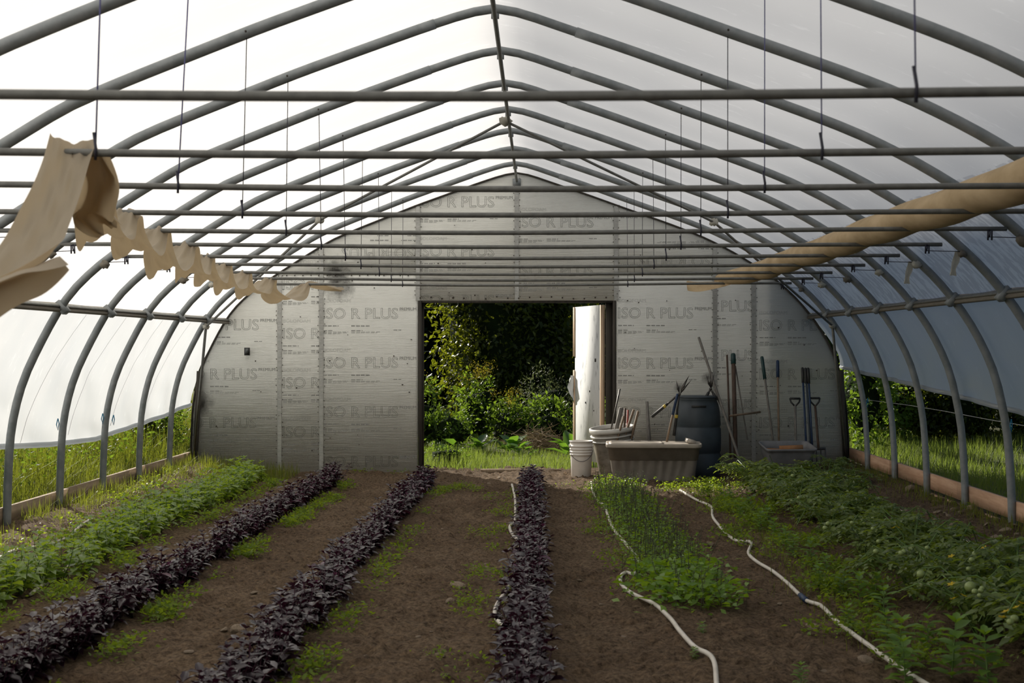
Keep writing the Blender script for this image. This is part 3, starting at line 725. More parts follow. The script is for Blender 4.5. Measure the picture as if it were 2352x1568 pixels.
# smooth roll lying on the crossbars
ks = np.arange(1.6, 13.41, .1); pts = []; rr = []
for k in ks:
    fr_ = (k - .1) % 1.; zb = np.interp(k, sorted(barY), [barz(a) for a in sorted(barY)])
    r = .112 - .025 * sstep(12.2, 13.4, k); s = math.sin(math.pi * fr_) ** 2
    xx = (6120 - 450 * sstep(12, 13.4, k)) * U + .012 * math.sin(k * 2.2)
    pts.append((xx, k * S, zb + .012 + r * .80 - .012 * s)); rr.append(r * (1 + .05 * s))
m = MB(); V0 = m.n; m.tube(pts, rr, 22, True, Vector((1, 0, 0)), (1.08, .88))
roll = thing('row_cover_roll', 'smooth rolled tan row cover lying along the crossbars', 'row cover', tuple(pts[40]))
part('roll', m, MT['clothroll'], roll, True)
m = MB(); ribbon(m, [(6120 * U - .05, 12.9 * S, barz(13.1) + .13), (5480 * U, 13.2 * S, barz(13.1) + .05), (5000 * U, 13.35 * S, barz(13.1) + .035), (4560 * U, 13.45 * S, barz(13.1) + .05)], [(.02, .1, .05), (.02, .12, .04), (.02, .12, .05), (.01, .07, .06)], 6, 9, .006, 0, .05); part('loose_flap', m, MT['clothroll'], roll, True)

# plastic tatters hanging at two hoops
for (px, py, k, h, lab) in ((2197, 578, 8.12, .17, 'torn strip of clear film hanging from a hoop, the larger one'), (2090, 600, 9.12, .18, 'torn strip of clear film hanging from a hoop, the one closer to the foam wall')):
    a = P(px, py, k); C = [a, a + Vector((-.012, -.01, -h * .4)), a + Vector((-.035, -.012, -h * .75)), a + Vector((-.03, 0, -h))]
    m = MB(); ribbon(m, C, [(.022, .01, 0), (.028, .012, 0), (.018, .01, 0), (.03, .01, 0)], 5, 7, .006, 0, .01); solo('film_tatter', lab, 'rag', m, MT['film_rag'], tuple(a), 'torn film strips', True)
for (px, py, k, lab) in ((132, 975, 10.05, 'blue twine tied around a steel leg beside the sunlit curtain'), (235, 962, 11.05, 'blue twine knotted on the steel leg between two other twines'), (260, 965, 11.5, 'blue twine loop hanging free against the sunlit curtain'), (1992, 925, 13.06, 'blue twine on the steel leg closest to the spades'), (2322, 978, 9.05, 'blue twine on the steel leg nearest the camera by the shaded curtain')):
    a = P(px, py, k); m = MB(); m.tube([a + Vector((.004, 0, .055)), a + Vector((-.008, -.004, .0)), a + Vector((.004, 0, -.05)), a + Vector((.012, .004, .01)), a + Vector((.004, 0, .055))], .0045, 5); solo('blue_twine', lab, 'twine', m, MT['bluetwine'], tuple(a), 'bits of blue twine')
xw = 10120 * U; m = MB(); m.tube([(xw, y, CZ - 1625 * U + .01 * math.sin(y)) for y in np.linspace(3, YW, 12)], .0028, 5); solo('guide_rope', 'thin guide rope stretched along the open side by the tomatoes', 'rope', m, MT['tubrim'], (xw, 8, .9))
for i, k in enumerate((9.5, 10.45, 11.5, 12.45)):
    m = MB(); pp = [(side_x(z, -1) - .10, (k + .35 * (1 - t)) * S, z) for t, z in zip(np.linspace(0, 1, 8), np.linspace(1.85, .75, 8))]; m.tube(pp, .003, 4)
    solo('curtain_cord', 'thin zigzag cord holding the sunlit curtain against the hoops', 'cord', m, MT['wire'], pp[0], 'cords outside the sunlit curtain')

# ---------------------------------------------------------------- things along the end wall
def rounded(w, d, r, n=5):
    pts = []
    for (cx, cy, a0) in ((w / 2 - r, d / 2 - r, 0), (-w / 2 + r, d / 2 - r, 90), (-w / 2 + r, -d / 2 + r, 180), (w / 2 - r, -d / 2 + r, 270)):
        for i in range(n + 1):
            a = math.radians(a0 + 90 * i / n); pts.append((cx + r * math.cos(a), cy + r * math.sin(a)))
    return pts
def loft(mb, secs, capb=True, R=None, c=(0, 0, 0)):
    n = len(secs[0][0]); V = []
    for (ring, z) in secs: V += [(x, y, z) for x, y in ring]
    V = np.array(V)
    if R is not None: V = V @ np.array(R.to_3x3()).T
    V = V + np.array(c)
    Fc = [(i * n + j, i * n + (j + 1) % n, (i + 1) * n + (j + 1) % n, (i + 1) * n + j) for i in range(len(secs) - 1) for j in range(n)]
    if capb: Fc.append(tuple(range(n))[::-1])
    mb.add(V, Fc)

# stacked white buckets
c = ground_px(1335, 1096); 
b_ = thing('plastic_bucket', 'white plastic bucket standing in the sun at the doorway', 'bucket', tuple(c))
c = np.array(c)
prof = [(.0, .004), (.108, .004), (.116, .012), (.128, .24), (.131, .268), (.137, .270), (.137, .279), (.131, .281), (.132, .300), (.138, .302), (.138, .311), (.132, .313), (.133, .332), (.139, .334), (.139, .343), (.133, .345), (.134, .366), (.141, .368), (.141, .380), (.135, .382), (.137, .425), (.143, .427), (.143, .436), (.134, .436), (.126, .25), (.0, .245)]
m = MB(); m.lathe(prof, 40, c); part('body', m, MT['bucket'], b_, True)
m = MB(); m.tube([c + np.array((.142 * math.cos(a), -.142 * abs(math.sin(a)) ** .8 - .004, .37 - .17 * math.sin(a))) for a in np.linspace(math.radians(15), math.radians(165), 14)], .0032, 5); part('wire_handle', m, MT['wire'], b_)
m = MB()
for s_ in (-1, 1): m.box(c + np.array((s_ * .137, -.035, .375)), (.022, .03, .03))
part('handle_lug', m, MT['bucket'], b_)
# big grimy tub, tilted
c = np.array(((1415 - VPX) * 16.6 / S * U, 16.62, .03)); R = Matrix.Rotation(math.radians(-5.5), 3, 'Y') @ Matrix.Rotation(math.radians(4), 3, 'X')
t_ = thing('grimy_tub', 'large grimy grey tub with a pale rim leaning full of tool handles', 'tub', tuple(c))
prof = [(0, .0), (.190, 0), (.198, .015), (.243, .40), (.0, .40)]
m = MB(); m.lathe([(0, 0), (.190, 0), (.198, .015), (.244, .40), (.246, .52), (.236, .52), (.19, .10), (0, .10)], 40, c, R); part('body', m, MT['tub'], t_, True)
m = MB(); m.lathe([(.245, .40), (.262, .402), (.262, .416), (.246, .418)], 40, c, R); m.lathe([(.246, .455), (.266, .457), (.266, .474), (.247, .476)], 40, c, R)
m.lathe([(.247, .515), (.272, .510), (.275, .535), (.272, .562), (.255, .566), (.240, .555), (.238, .50)], 40, c, R); part('rim', m, MT['tubrim'], t_, True)
tubc = c
def stick(label, a, b, r, mat, name='tool_handle', cat='tool handle', group=None, grip=None, taper=1., n=8):
    a = Vector(a); b = Vector(b)
    root = thing(name, label, cat, tuple(b), group)
    m = MB(); m.tube([a, a + (b - a) * .5, b], [r * taper, r, r], n); part('shaft', m, MT[mat], root, True)
    if grip:
        gm, gl, gr = grip; d = (b - a).normalized(); m = MB(); m.tube([a - d * .006, a + d * .01, a + d * gl], [gr * .8, gr, gr], n); part('grip', m, MT[gm], root, True)
    return root
K = 13.42
stick('thin dark metal rod sticking up out of the grimy tub', P(1424, 893, K - .05), P(1396, 1020, K + .02), .010, 'steel')
stick('stout grey wooden handle in the grimy tub beside the metal rod', P(1427, 936, K), P(1405, 1030, K + .05), .026, 'greywood')
stick('brown handle in the grimy tub half hidden by the stout grey one', P(1436, 937, K + .1), P(1432, 1030, K + .1), .014, 'darkhandle')
stick('faded red handle in the grimy tub behind the wooden ones', P(1442, 941, K + .16), P(1440, 1030, K + .12), .012, 'red')
stick('pale short wooden handle in the middle of the grimy tub', P(1433, 955, K - .06), P(1412, 1030, K), .013, 'handle')
stick('pale wooden handle slanting across the rim of the grimy tub', P(1456, 940, K), P(1425, 1030, K + .04), .015, 'handle')
stick('short brown wooden handle furthest from the door in the grimy tub', P(1466, 944, K + .03), P(1444, 1030, K + .08), .015, 'handle')
stick('stout grey stake standing alone against the foam wall between tub and barrel', P(1486, 922, 13.9), (P(1495, 1040, 13.7).x, 13.7 * S, .02), .024, 'greywood', 'wooden_stake', 'stake', None, None, .75)
# big tote
c = np.array(((1503 - VPX) * 12.95 * U, 12.97 * S + .12, ghs(1.3, 15.9) + .005)); rz = Matrix.Rotation(math.radians(-3.0), 3, 'Z')
t_ = thing('storage_tote', 'long taupe storage tote with a lid in front of the dark barrel', 'tote', tuple(c))
m = MB(); secs = []
def ribs(w, d, r, amp):
    ring = []
    for x, y in rounded(w, d, r, 5): ring.append((x, y))
    out = []
    for i in range(len(ring)):
        x0, y0 = ring[i]; x1, y1 = ring[(i + 1) % len(ring)]; L_ = math.hypot(x1 - x0, y1 - y0)
        ns = max(1, int(L_ / .025))
        for s_ in range(ns):
            t = s_ / ns; x = x0 + (x1 - x0) * t; y = y0 + (y1 - y0) * t
            if L_ > .2:
                k_ = amp * (1 if math.sin(x * 2 * math.pi / .105) > 0 else 0) if abs(y) > abs(x) * .3 or abs(y1 - y0) < 1e-6 else 0
                nx, ny = (0, math.copysign(1, y)) if abs(y1 - y0) < 1e-6 else (math.copysign(1, x), 0)
                x -= nx * k_; y -= ny * k_
            out.append((x, y))
    return out
W0, W1, D0, D1 = .93, 1.03, .37, .44
def wsec(t): return W0 + (W1 - W0) * t, D0 + (D1 - D0) * t
for t, z, amp, ex in ((0, .0, 0, -.03), (0, .012, .0, 0), (.05, .03, .007, 0), (.60, .245, .007, 0), (.62, .252, 0, 0), (.62, .254, 0, .018), (1, .385, 0, .012), (1, .386, 0, .045), (1, .400, 0, .055)):
    w, d = wsec(t); secs.append((ribs(w + ex, d + ex, .06, amp), z))
n0 = len(secs[0][0])
def resample(ring, n):
    p = np.array(ring + [ring[0]]); dd = np.r_[0, np.cumsum(np.hypot(*np.diff(p, axis=0).T))]; t = np.linspace(0, dd[-1], n + 1)[:-1]
    return [(np.interp(a, dd, p[:, 0]), np.interp(a, dd, p[:, 1])) for a in t]
secs = [(resample(r, 200), z) for r, z in secs]
loft(m, secs, True, rz, c); part('body', m, MT['tote'], t_)
m = MB(); secs = []
for ex, z in ((.055, .398), (.055, .400), (.065, .412), (.06, .428), (.06, .440), (.03, .436), (.0, .430), (-.6 * 0 - .05, .432)):
    secs.append((rounded(W1 + ex, D1 + ex, .07, 6), z))
loft(m, secs, False, rz, c); n_ = len(secs[0][0]); m.f.append(tuple(range((len(secs) - 1) * n_, len(secs) * n_)))
part('lid', m, MT['totelid'], t_)
m = MB(); secs = [(rounded(.62, .40, .05, 4), .432), (rounded(.61, .39, .05, 4), .447), (rounded(.56, .34, .05, 4), .447), (rounded(.55, .33, .05, 4), .440)]
loft(m, secs, False, rz, c + np.array((-.20, 0, 0))); n_ = len(secs[0][0]); m.f.append(tuple(range(3 * n_, 4 * n_))); part('lid_panel', m, MT['totelid'], t_)
m = MB(); m.box(c + np.array((.43, .02, .455)), (.10, .26, .04), Matrix.Rotation(.25, 3, 'Y')); part('raised_corner', m, MT['totelid'], t_)
# barrel
c = np.array(((1603 - VPX) * 13.62 * U, 13.62 * S - .02, .0))
b_ = thing('barrel', 'dark blue-black plastic barrel against the foam wall', 'barrel', tuple(c))
prof = [(0, 0), (.245, 0), (.262, .02), (.268, .10), (.270, .26), (.262, .275), (.262, .29), (.272, .305), (.274, .45), (.272, .57), (.262, .585), (.262, .60), (.270, .615), (.262, .76), (.242, .86), (.222, .905), (.228, .915), (.230, .945), (.218, .950), (.210, .935), (.0, .93)]
m = MB(); m.lathe(prof, 44, c); part('body', m, MT['barrel'], b_, True)
m = MB(); m.box(c + np.array((-.02, -.247, .845)), (.17, .03, .022), Matrix.Rotation(math.radians(-14), 3, 'X')); part('hand_hold', m, MT['black'], b_)
m = MB(); m.lathe([(.20, .936), (.235, .938), (.238, .952), (.215, .965), (.0, .967)], 44, c); part('lid', m, MT['barrel'], b_, True)
# loppers and shears
def loppers(label, piv, hA, hB, blades, k, band=True):
    pv = P(*piv, k); root = thing('loppers', label, 'loppers', tuple(pv))
    for (hx, hy, kk) in (hA, hB):
        e = P(hx, hy, kk); m = MB(); d = e - pv; m.tube([pv, pv + d * .5], .012, 7); part('arm', m, MT['steel'], root, True)
        m = MB(); m.tube([pv + d * .42, pv + d * .5, pv + d], [.014, .017, .018], 8); g = part('grip', m, MT['black'], root, True)
        if band:
            m = MB(); m.tube([pv + d * .50, pv + d * .58], .0205, 8); part('band', m, MT['yellow'], g, True, label='yellow band')
    for (bx, by, w) in blades:
        e = P(bx, by, k); m = MB(); d = e - pv; side = Vector((-d.z, 0, d.x)).normalized()
        m.add([pv - side * w * .6, pv + d * .35 + side * w, e, pv + d * .3 - side * w] and [tuple(pv - side * w * .6 + Vector((0, -.004, 0))), tuple(pv + d * .35 + side * w + Vector((0, -.004, 0))), tuple(e), tuple(pv + d * .3 - side * w + Vector((0, -.004, 0))), tuple(pv - side * w * .6 + Vector((0, .004, 0))), tuple(pv + d * .35 + side * w + Vector((0, .004, 0))), tuple(pv + d * .3 - side * w + Vector((0, .004, 0)))], [(0, 3, 2, 1), (4, 5, 2, 6), (0, 1, 5, 4), (1, 2, 5), (3, 6, 2), (0, 4, 6, 3)])
        part('blade', m, MT['steel'], root)
    m = MB(); m.tube([pv + Vector((0, -.02, 0)), pv + Vector((0, .02, 0))], .018, 8); part('pivot_bolt', m, MT['steel'], root)
    return root
loppers('open loppers with yellow-banded black grips hung on the barrel edge', (1560, 905), (1497, 957, 13.3), (1548, 1000, 13.3), ((1584, 860, .018), (1553, 872, .014), (1590, 870, .012)), 13.35)
loppers('hedge shears with dark blades upright on the barrel lid', (1632, 893), (1622, 911, 13.5), (1645, 915, 13.5), ((1621, 858, .013), (1632, 852, .013), (1641, 855, .013)), 13.55, False)
stick('narrow brown handle with a blue sleeve leaning beside the barrel', P(1556, 905, 13.3), P(1528, 1028, 13.25), .013, 'handle', 'garden_tool', 'tool', None, ('bluegrip', .25, .016))
stick('long weathered pole leaning across the barrel with its foot in the tomatoes', P(1605, 775, 13.95), (P(1714, 1080, 13.0).x, 13.0 * S, .03), .016, 'greywood', 'wooden_pole', 'pole')
stick('thin stick leaning beside the barrel under the long pole', P(1640, 895, 13.7), P(1680, 985, 13.4), .012, 'greywood', 'wooden_stick', 'stick')
stick('short handle lying level against the foam wall', P(1676, 955, 13.5), P(1746, 946, 13.75), .013, 'handle', 'level_handle', 'tool handle')
stick('slim brown tool handle beside the teal-tipped one', P(1670, 815, 13.93), P(1678, 1050, 13.6), .012, 'darkhandle', 'garden_tool', 'tool')
stick('stout dark tool handle with a teal tip against the foam wall', P(1684, 813, 13.92), P(1690, 1050, 13.55), .026, 'darkhandle', 'garden_tool', 'tool', None, ('tealgrip', .13, .031))
stick('thin grey rod leaning away from the teal-tipped handle', P(1689, 840, 13.9), P(1717, 1010, 13.6), .0085, 'greywood', 'garden_tool', 'tool')
stick('grey tool handle with a teal grip leaning behind the brick tote', P(1750, 820, 13.93), P(1776, 1015, 13.5), .014, 'greywood', 'garden_tool', 'tool', None, ('tealgrip', .30, .022))
stick('brown tool handle with a blue grip behind the brick tote', P(1786, 829, 13.93), P(1789, 1012, 13.55), .013, 'handle', 'garden_tool', 'tool', None, ('bluegrip', .22, .020))
def fork(label, g, f, k, tines=4, dg=True, mat='greywood', lean=.25):
    a = P(*g, k); b = P(f[0], f[1], k - lean); root = thing('digging_fork', label, 'fork', tuple(b)); d = (b - a).normalized()
    m = MB(); m.tube([a + d * .10, b], .015, 8); part('shaft', m, MT[mat], root, True)
    m = MB(); ex = Vector((.062, 0, 0))
    m.tube([a - ex, a + ex], .013, 8); m.tube([a - ex, a - ex * .8 + d * .05, a + d * .11], .011, 7); m.tube([a + ex, a + ex * .8 + d * .05, a + d * .11], .011, 7); part('grip', m, MT['black'], root, True)
    m = MB(); m.box(b + Vector((0, 0, .0)), (.17, .014, .03))
    for i in range(tines):
        x = (i / (tines - 1) - .5) * .16; m.tube([b + Vector((x, 0, 0)), b + Vector((x, -.03, -.18)), b + Vector((x, -.01, -.27))], [.008, .007, .003], 5)
    part('tines', m, MT['steel'], root)
fork('digging fork with a black D-grip behind the brick tote', (1826, 915), (1828, 1020), 13.8)
fork('digging fork with a black D-grip next to the corner post', (1871, 914), (1880, 1030), 13.75, 4, True, 'darkhandle')
for i, (a, b, mt, lab) in enumerate((((1843, 845), (1852, 1030), 'bluegrip', 'blue tool shaft standing in front of the other blue shafts'), ((1850, 846), (1862, 1032), 'barrel', 'dark tool shaft standing between the two blue ones'), ((1856, 846), (1866, 1034), 'bluegrip', 'blue tool shaft standing beside the black D-grip'))):
    stick(lab, P(*a, 13.9 - i * .02), P(*b, 13.5), .0125, mt, 'garden_tool', 'tool', None, ('black', .20, .018))
# grey tote with bricks
c = np.array(((1808 - VPX) * 13.3 * U, 13.36 * S, .03)); rz = Matrix.Rotation(math.radians(6), 3, 'Z') @ Matrix.Rotation(math.radians(9), 3, 'X')
t_ = thing('open_tote', 'open grey plastic tote holding bricks behind the tomato vines', 'tote', tuple(c))
m = MB(); secs = [(resample(rounded(w, d, .06, 5), 96), z) for w, d, z in ((.40, .26, 0), (.43, .29, .01), (.56, .40, .30), (.58, .42, .34), (.605, .445, .345), (.612, .452, .365), (.60, .44, .372), (.57, .41, .365), (.545, .385, .30), (.42, .28, .04))]
loft(m, secs, True, rz, c); n_ = 96; m.f.append(tuple(range(9 * n_, 10 * n_))); part('body', m, MT['totegrey'], t_, True)
m = MB(); m.box(c + np.array((.0, -.2, .17)), (.11, .012, .22), rz @ Matrix.Rotation(math.radians(11), 3, 'X')); part('moulded_panel', m, MT['totegrey'], t_)
for i, (dx, dy, dz, a, lab) in enumerate(((-.11, .0, .285, .1, 'orange brick lying lower in the open grey tote'), (.06, .0, .325, -.08, 'orange brick lying highest in the open grey tote'), (.10, .09, .285, .3, 'orange brick at the back of the open grey tote'))):
    p = c + np.array((dx, dy, dz)); m = MB(); m.box(p, (.22 + .05 * (i == 1), .105, .065), Matrix.Rotation(a, 3, 'Z') @ Matrix.Rotation(a * .6, 3, 'Y')); solo('brick', lab, 'brick', m, MT['brick'], tuple(p), 'bricks in the open tote')
p = np.array(P(1816, 1086, 12.7)); p[2] = .10; m = MB(); m.lathe([(0, .0), (.03, 0), (.042, .085), (.038, .085), (.027, .01), (0, .01)], 16, p, Matrix.Rotation(.4, 3, 'X')); solo('paper_cup', 'small white cup lying in front of the brick tote', 'cup', m, MT['whitecup'], tuple(p))

# ---------------------------------------------------------------- hoses
def hose(label, pix, r, name='soaker_hose', connector=None):
    p = [ground_px(*a) for a in pix]; p = np.array([(v.x, v.y, v.z + .022 + r * .6) for v in p])
    t = np.linspace(0, len(p) - 1, (len(p) - 1) * 6 + 1); out = []
    n = len(p)
    for s_ in t:
        i = min(int(s_), n - 2); f = s_ - i; p0 = p[max(i - 1, 0)]; p1 = p[i]; p2 = p[i + 1]; p3 = p[min(i + 2, n - 1)]
        out.append(.5 * ((2 * p1) + (-p0 + p2) * f + (2 * p0 - 5 * p1 + 4 * p2 - p3) * f * f + (-p0 + 3 * p1 - 3 * p2 + p3) * f ** 3))
    out = np.array(out); zz = fh(out[:, 0], out[:, 1]); zz = np.array([zz[max(0, i - 3):i + 4].max() * .6 + zz[max(0, i - 3):i + 4].mean() * .4 for i in range(len(zz))]); out[:, 2] = np.convolve(np.pad(zz, 2, 'edge'), np.ones(5) / 5, 'valid') + r * .95; out = [tuple(v) for v in out]
    root = thing(name, label, 'hose', tuple(out[0])); m = MB(); m.tube(out, r, 8); part('tube', m, MT['hose'], root, True)
    if connector is not None:
        i = int(connector * 6); m = MB(); m.tube([out[i - 1], out[i], out[i + 1]], r * 1.5, 8); part('coupling', m, MT['bluegrip'], root, True, label='blue coupling')
hose('pale soaker hose snaking along the flowering herb row', [(1358, 1116), (1362, 1137), (1375, 1158), (1388, 1170), (1396, 1192), (1410, 1225), (1440, 1262), (1462, 1290), (1470, 1308), (1458, 1330), (1438, 1327), (1426, 1336), (1428, 1354), (1448, 1376), (1500, 1402), (1535, 1434), (1562, 1476), (1600, 1512), (1638, 1545), (1646, 1600), (1650, 1680)], .0125)
hose('pale soaker hose with a blue coupling beside the pepper seedlings', [(1562, 1128), (1595, 1152), (1632, 1167), (1637, 1192), (1655, 1218), (1690, 1246), (1725, 1250), (1719, 1274), (1736, 1296), (1770, 1316), (1800, 1336), (1846, 1378), (1885, 1396), (1925, 1440), (2010, 1510), (2100, 1568), (2220, 1640)], .0125, 'soaker_hose', 11)
hose('pale soaker hose on the stony strip behind the tomato vines', [(2020, 1165), (2070, 1180), (2150, 1216), (2200, 1240), (2262, 1264), (2360, 1304)], .0085)
hose('pale soaker hose showing through the middle purple row', [(1176, 1120), (1183, 1150), (1184, 1185), (1182, 1208), (1171, 1218), (1178, 1238), (1192, 1262), (1195, 1300), (1180, 1345), (1160, 1378), (1141, 1408), (1138, 1436), (1158, 1462), (1190, 1490)], .013)
hose('pale soaker hose by the grassy plank edging', [(-20, 1305), (30, 1272), (65, 1262), (120, 1256), (152, 1240), (182, 1214), (212, 1194)], .011)
hose('pale soaker hose under the green basil row', [(70, 1372), (95, 1354), (125, 1336), (150, 1318), (162, 1300)], .011)

# ---------------------------------------------------------------- planted rows
def basil(rng, h=.26, spread=.13, nst=5, ls=.062, nodes=5, droop=.35):
    stems = []; Lp, Ld, Ln, Ls = [], [], [], []
    for s_ in range(nst):
        a = s_ * 2 * math.pi / nst + rng.uniform(-.5, .5); out = spread * (.25 + .65 * rng.random()) if s_ else 0
        hh = h * (rng.uniform(.62, .95) if s_ else rng.uniform(.95, 1.08))
        p = [np.array((0, 0, 0)), np.array((math.cos(a) * out * .6, math.sin(a) * out * .6, hh * .45)), np.array((math.cos(a) * out, math.sin(a) * out, hh))]
        stems.append(p)
        for n_ in range(nodes):
            t = .22 + .78 * n_ / (nodes - 1); i = 0 if t < .45 else 1; f = t / .45 if i == 0 else (t - .45) / .55
            q_ = p[i] + (p[i + 1] - p[i]) * f
            top = n_ == nodes - 1
            for j in range(4 if top else 2):
                b = rng.uniform(0, .6) + n_ * math.pi / 2 + j * (math.pi / 2 if top else math.pi) + a
                up = rng.uniform(.25, .9) if top else rng.uniform(-droop, .35)
                d = np.array((math.cos(b), math.sin(b), up)); l = ls * (rng.uniform(.45, .7) if top else rng.uniform(.75, 1.25) * (1.1 - .25 * t))
                Lp.append(q_); Ld.append(d); Ln.append(np.array((-.35 * math.cos(b) * up + rng.normal(0, .22), -.35 * math.sin(b) * up + rng.normal(0, .22), 1))); Ls.append(l)
            if not top and rng.random() < .7:
                b = rng.uniform(0, 6.28); d = np.array((math.cos(b), math.sin(b), .7)); Lp.append(q_ + d * .01); Ld.append(d); Ln.append(np.array((-d[0], -d[1], 1.))); Ls.append(ls * .5)
    return stems, np.array(Lp), np.array(Ld), np.array(Ln), np.array(Ls)
def stem_mesh(stems, r, mat):
    m = MB()
    for p in stems: m.tube(p, [r, r * .8, r * .5], 5, False)
    return m.mesh('stem', mat, True)
def leafmesh(tmpl, mat, asp=1.0):
    m = MB(); V = tmpl[0] * np.array((1, asp, 1)); m.add(V, tmpl[1]); return m.mesh('leaf', mat, True)
LM = {}
for nm, mt, asp in (('purple', 'purple', 1.15), ('purple2', 'purple', .95)): LM[nm] = [leafmesh(LEAF8, MT[mt], asp), leafmesh((LEAF8[0] * np.array((1, 1, 1.9)), LEAF8[1]), MT[mt], asp * .9)]
def mat_of(p, d, n, s):
    d = Vector(d).normalized(); n = Vector(n); n = (n - d * n.dot(d)).normalized(); y = n.cross(d)
    return Matrix(((d.x * s, y.x * s, n.x * s, p[0]), (d.y * s, y.y * s, n.y * s, p[1]), (d.z * s, y.z * s, n.z * s, p[2]), (0, 0, 0, 1)))
def plant_variants(n, seed, stemmat, leafmat_, tmpl, asp=1., **kw):
    out = []
    for i in range(n):
        rng = np.random.default_rng(seed + i); st, p, d, nn, s = basil(rng, **kw)
        m = MB(); m.leaves(tmpl, p, d, nn, np.stack([s, s * asp, s], 1))
        out.append((stem_mesh(st, .0035, MT[stemmat]), m.mesh('foliage', MT[leafmat_], True)))
    return out
def put_plant(name, label, cat, group, loc, rz, scl, var):
    r = link(name, None); r.location = loc; r.rotation_euler = (0, 0, rz); r.scale = (scl,) * 3; r.empty_display_size = .05; tag(r, label, cat, group)
    link('stem', var[0], r); tag(link('foliage', var[1], r), kind='stuff'); return r
PV = plant_variants(7, 100, 'purplestem', 'purple', LEAF8, 1.1, h=.24, spread=.15, nst=6, ls=.074, nodes=6)
NEARV = []
for i in range(4):
    rng = np.random.default_rng(300 + i); NEARV.append((basil(rng, h=.24, spread=.16, nst=6, ls=.088, nodes=5)))
NEARS = [stem_mesh(v[0], .0035, MT['purplestem']) for v in NEARV]
def purple_row(cx0, cx1, y0, y1, desc, group, step=.165):
    y = y0; rng = np.random.default_rng(int(abs(cx0) * 1000)); i = 0
    while y < y1:
        t = (y - y0) / (y1 - y0); x = cx0 + (cx1 - cx0) * t + rng.normal(0, .022); z = ghs(x, y) + .012
        sc_ = rng.uniform(.85, 1.12); rz = rng.uniform(0, 6.28)
        if y < 8.0:
            v = NEARV[i % 4]
            r = link('purple_basil', None); r.location = (x, y, z); r.rotation_euler = (0, 0, rz); r.scale = (sc_,) * 3; r.empty_display_size = .05
            tag(r, 'dark purple basil plant close to the camera in ' + desc, 'plant', group + ', camera end')
            link('stem', NEARS[i % 4], r)
            for a, (p, d, nn, s) in enumerate(zip(*v[1:])):
                o = link('leaf', LM['purple'][a % 2], r); o.matrix_basis = mat_of(p, d, nn, s)
        else:
            put_plant('purple_basil', 'dark purple basil plant in ' + desc, 'plant', group, (x, y, z), rz, sc_, PV[i % 7])
        y += step * rng.uniform(.85, 1.15); i += 1
purple_row(-2.36, -2.29, 5.5, 15.75, 'the purple row beside the green basil', 'purple basil beside the green basil')
purple_row(-1.29, -1.23, 5.3, 15.55, 'the purple row between two bare paths', 'purple basil between the bare paths')
purple_row(-.06, -.09, 5.35, 15.5, 'the purple row pointing at the doorway', 'purple basil pointing at the doorway')
GV = plant_variants(6, 500, 'greenstem', 'basil', LEAF8, 1.05, h=.25, spread=.16, nst=5, ls=.088, nodes=5)
rng = np.random.default_rng(5)
for lane, (x0, lo) in enumerate(((-3.34, 6.9), (-3.16, 7.0))):
    y = lo; i = 0
    while y < 15.9:
        x = x0 + rng.normal(0, .04); put_plant('green_basil', 'glossy green basil plant in the row by the plank edging', 'plant', 'green basil row', (x, y, ghs(x, y) + .01), rng.uniform(0, 6.28), rng.uniform(.8, 1.15), GV[(i + lane * 3) % 6])
        y += rng.uniform(.2, .27); i += 1
# herb row with seed spikes
def herb_variant(seed, spikes=9, n=150, ls=.034, h=.17, w=.17):
    rng = np.random.default_rng(seed); m = MB()
    pos = np.stack([rng.normal(0, w * .5, n), rng.normal(0, w * .5, n), rng.uniform(.02, h, n)], 1); D = rand_dirs(n, -.2, .7, rng); N = rand_dirs(n, .3, 1, rng)
    m.leaves(LEAF4, pos, D, N, rng.uniform(.6, 1.3, n) * ls); fol = m.mesh('foliage', MT['herb'], True)
    m = MB()
    for _ in range(spikes):
        a = rng.normal(0, w * .45, 2); hh = rng.uniform(.6, 1.1) * (h + .11); tip = np.array((a[0] + rng.normal(0, .03), a[1] + rng.normal(0, .03), hh))
        m.tube([(a[0], a[1], 0), tip], [.0022, .0015], 4, False)
        k_ = 26; tt = rng.uniform(.5, 1, k_); pp = np.array((a[0], a[1], 0)) + (tip - np.array((a[0], a[1], 0))) * tt[:, None]
        m.leaves(LEAF2, pp, rand_dirs(k_, 0, .8, rng), rand_dirs(k_, .2, 1, rng), rng.uniform(.006, .013, k_))
    return m.mesh('flower_spike', MT['spike'], True), fol
HV = [herb_variant(700 + i) for i in range(5)]; HV2 = [herb_variant(720 + i, 4, 130, .06, .2, .2) for i in range(3)]
rng = np.random.default_rng(9); y = 8.0; i = 0
while y < 14.9:
    t = (y - 8.0) / 7.4
    for lane in (-1, 1):
        x = .90 - .10 * t + lane * (.10 + .03 * rng.random()) + rng.normal(0, .03)
        near = y < 9.3
        v = HV2[i % 3] if near else HV[i % 5]
        r = link('flowering_herb', None); r.location = (x, y, ghs(x, y) + .01); r.rotation_euler = (0, 0, rng.uniform(0, 6.28)); r.scale = (rng.uniform(.85, 1.2),) * 2 + (rng.uniform(.6, .95),)
        tag(r, ('broad-leaved bright green herb at the camera end of the herb row' if near else 'green herb gone to grey seed spikes beside the white hose'), 'plant', 'herb row, broad-leaved end' if near else 'herb row gone to seed')
        tag(link('flower_spike', v[0], r), kind='stuff'); tag(link('foliage', v[1], r), kind='stuff'); i += 1
    y += rng.uniform(.2, .27)
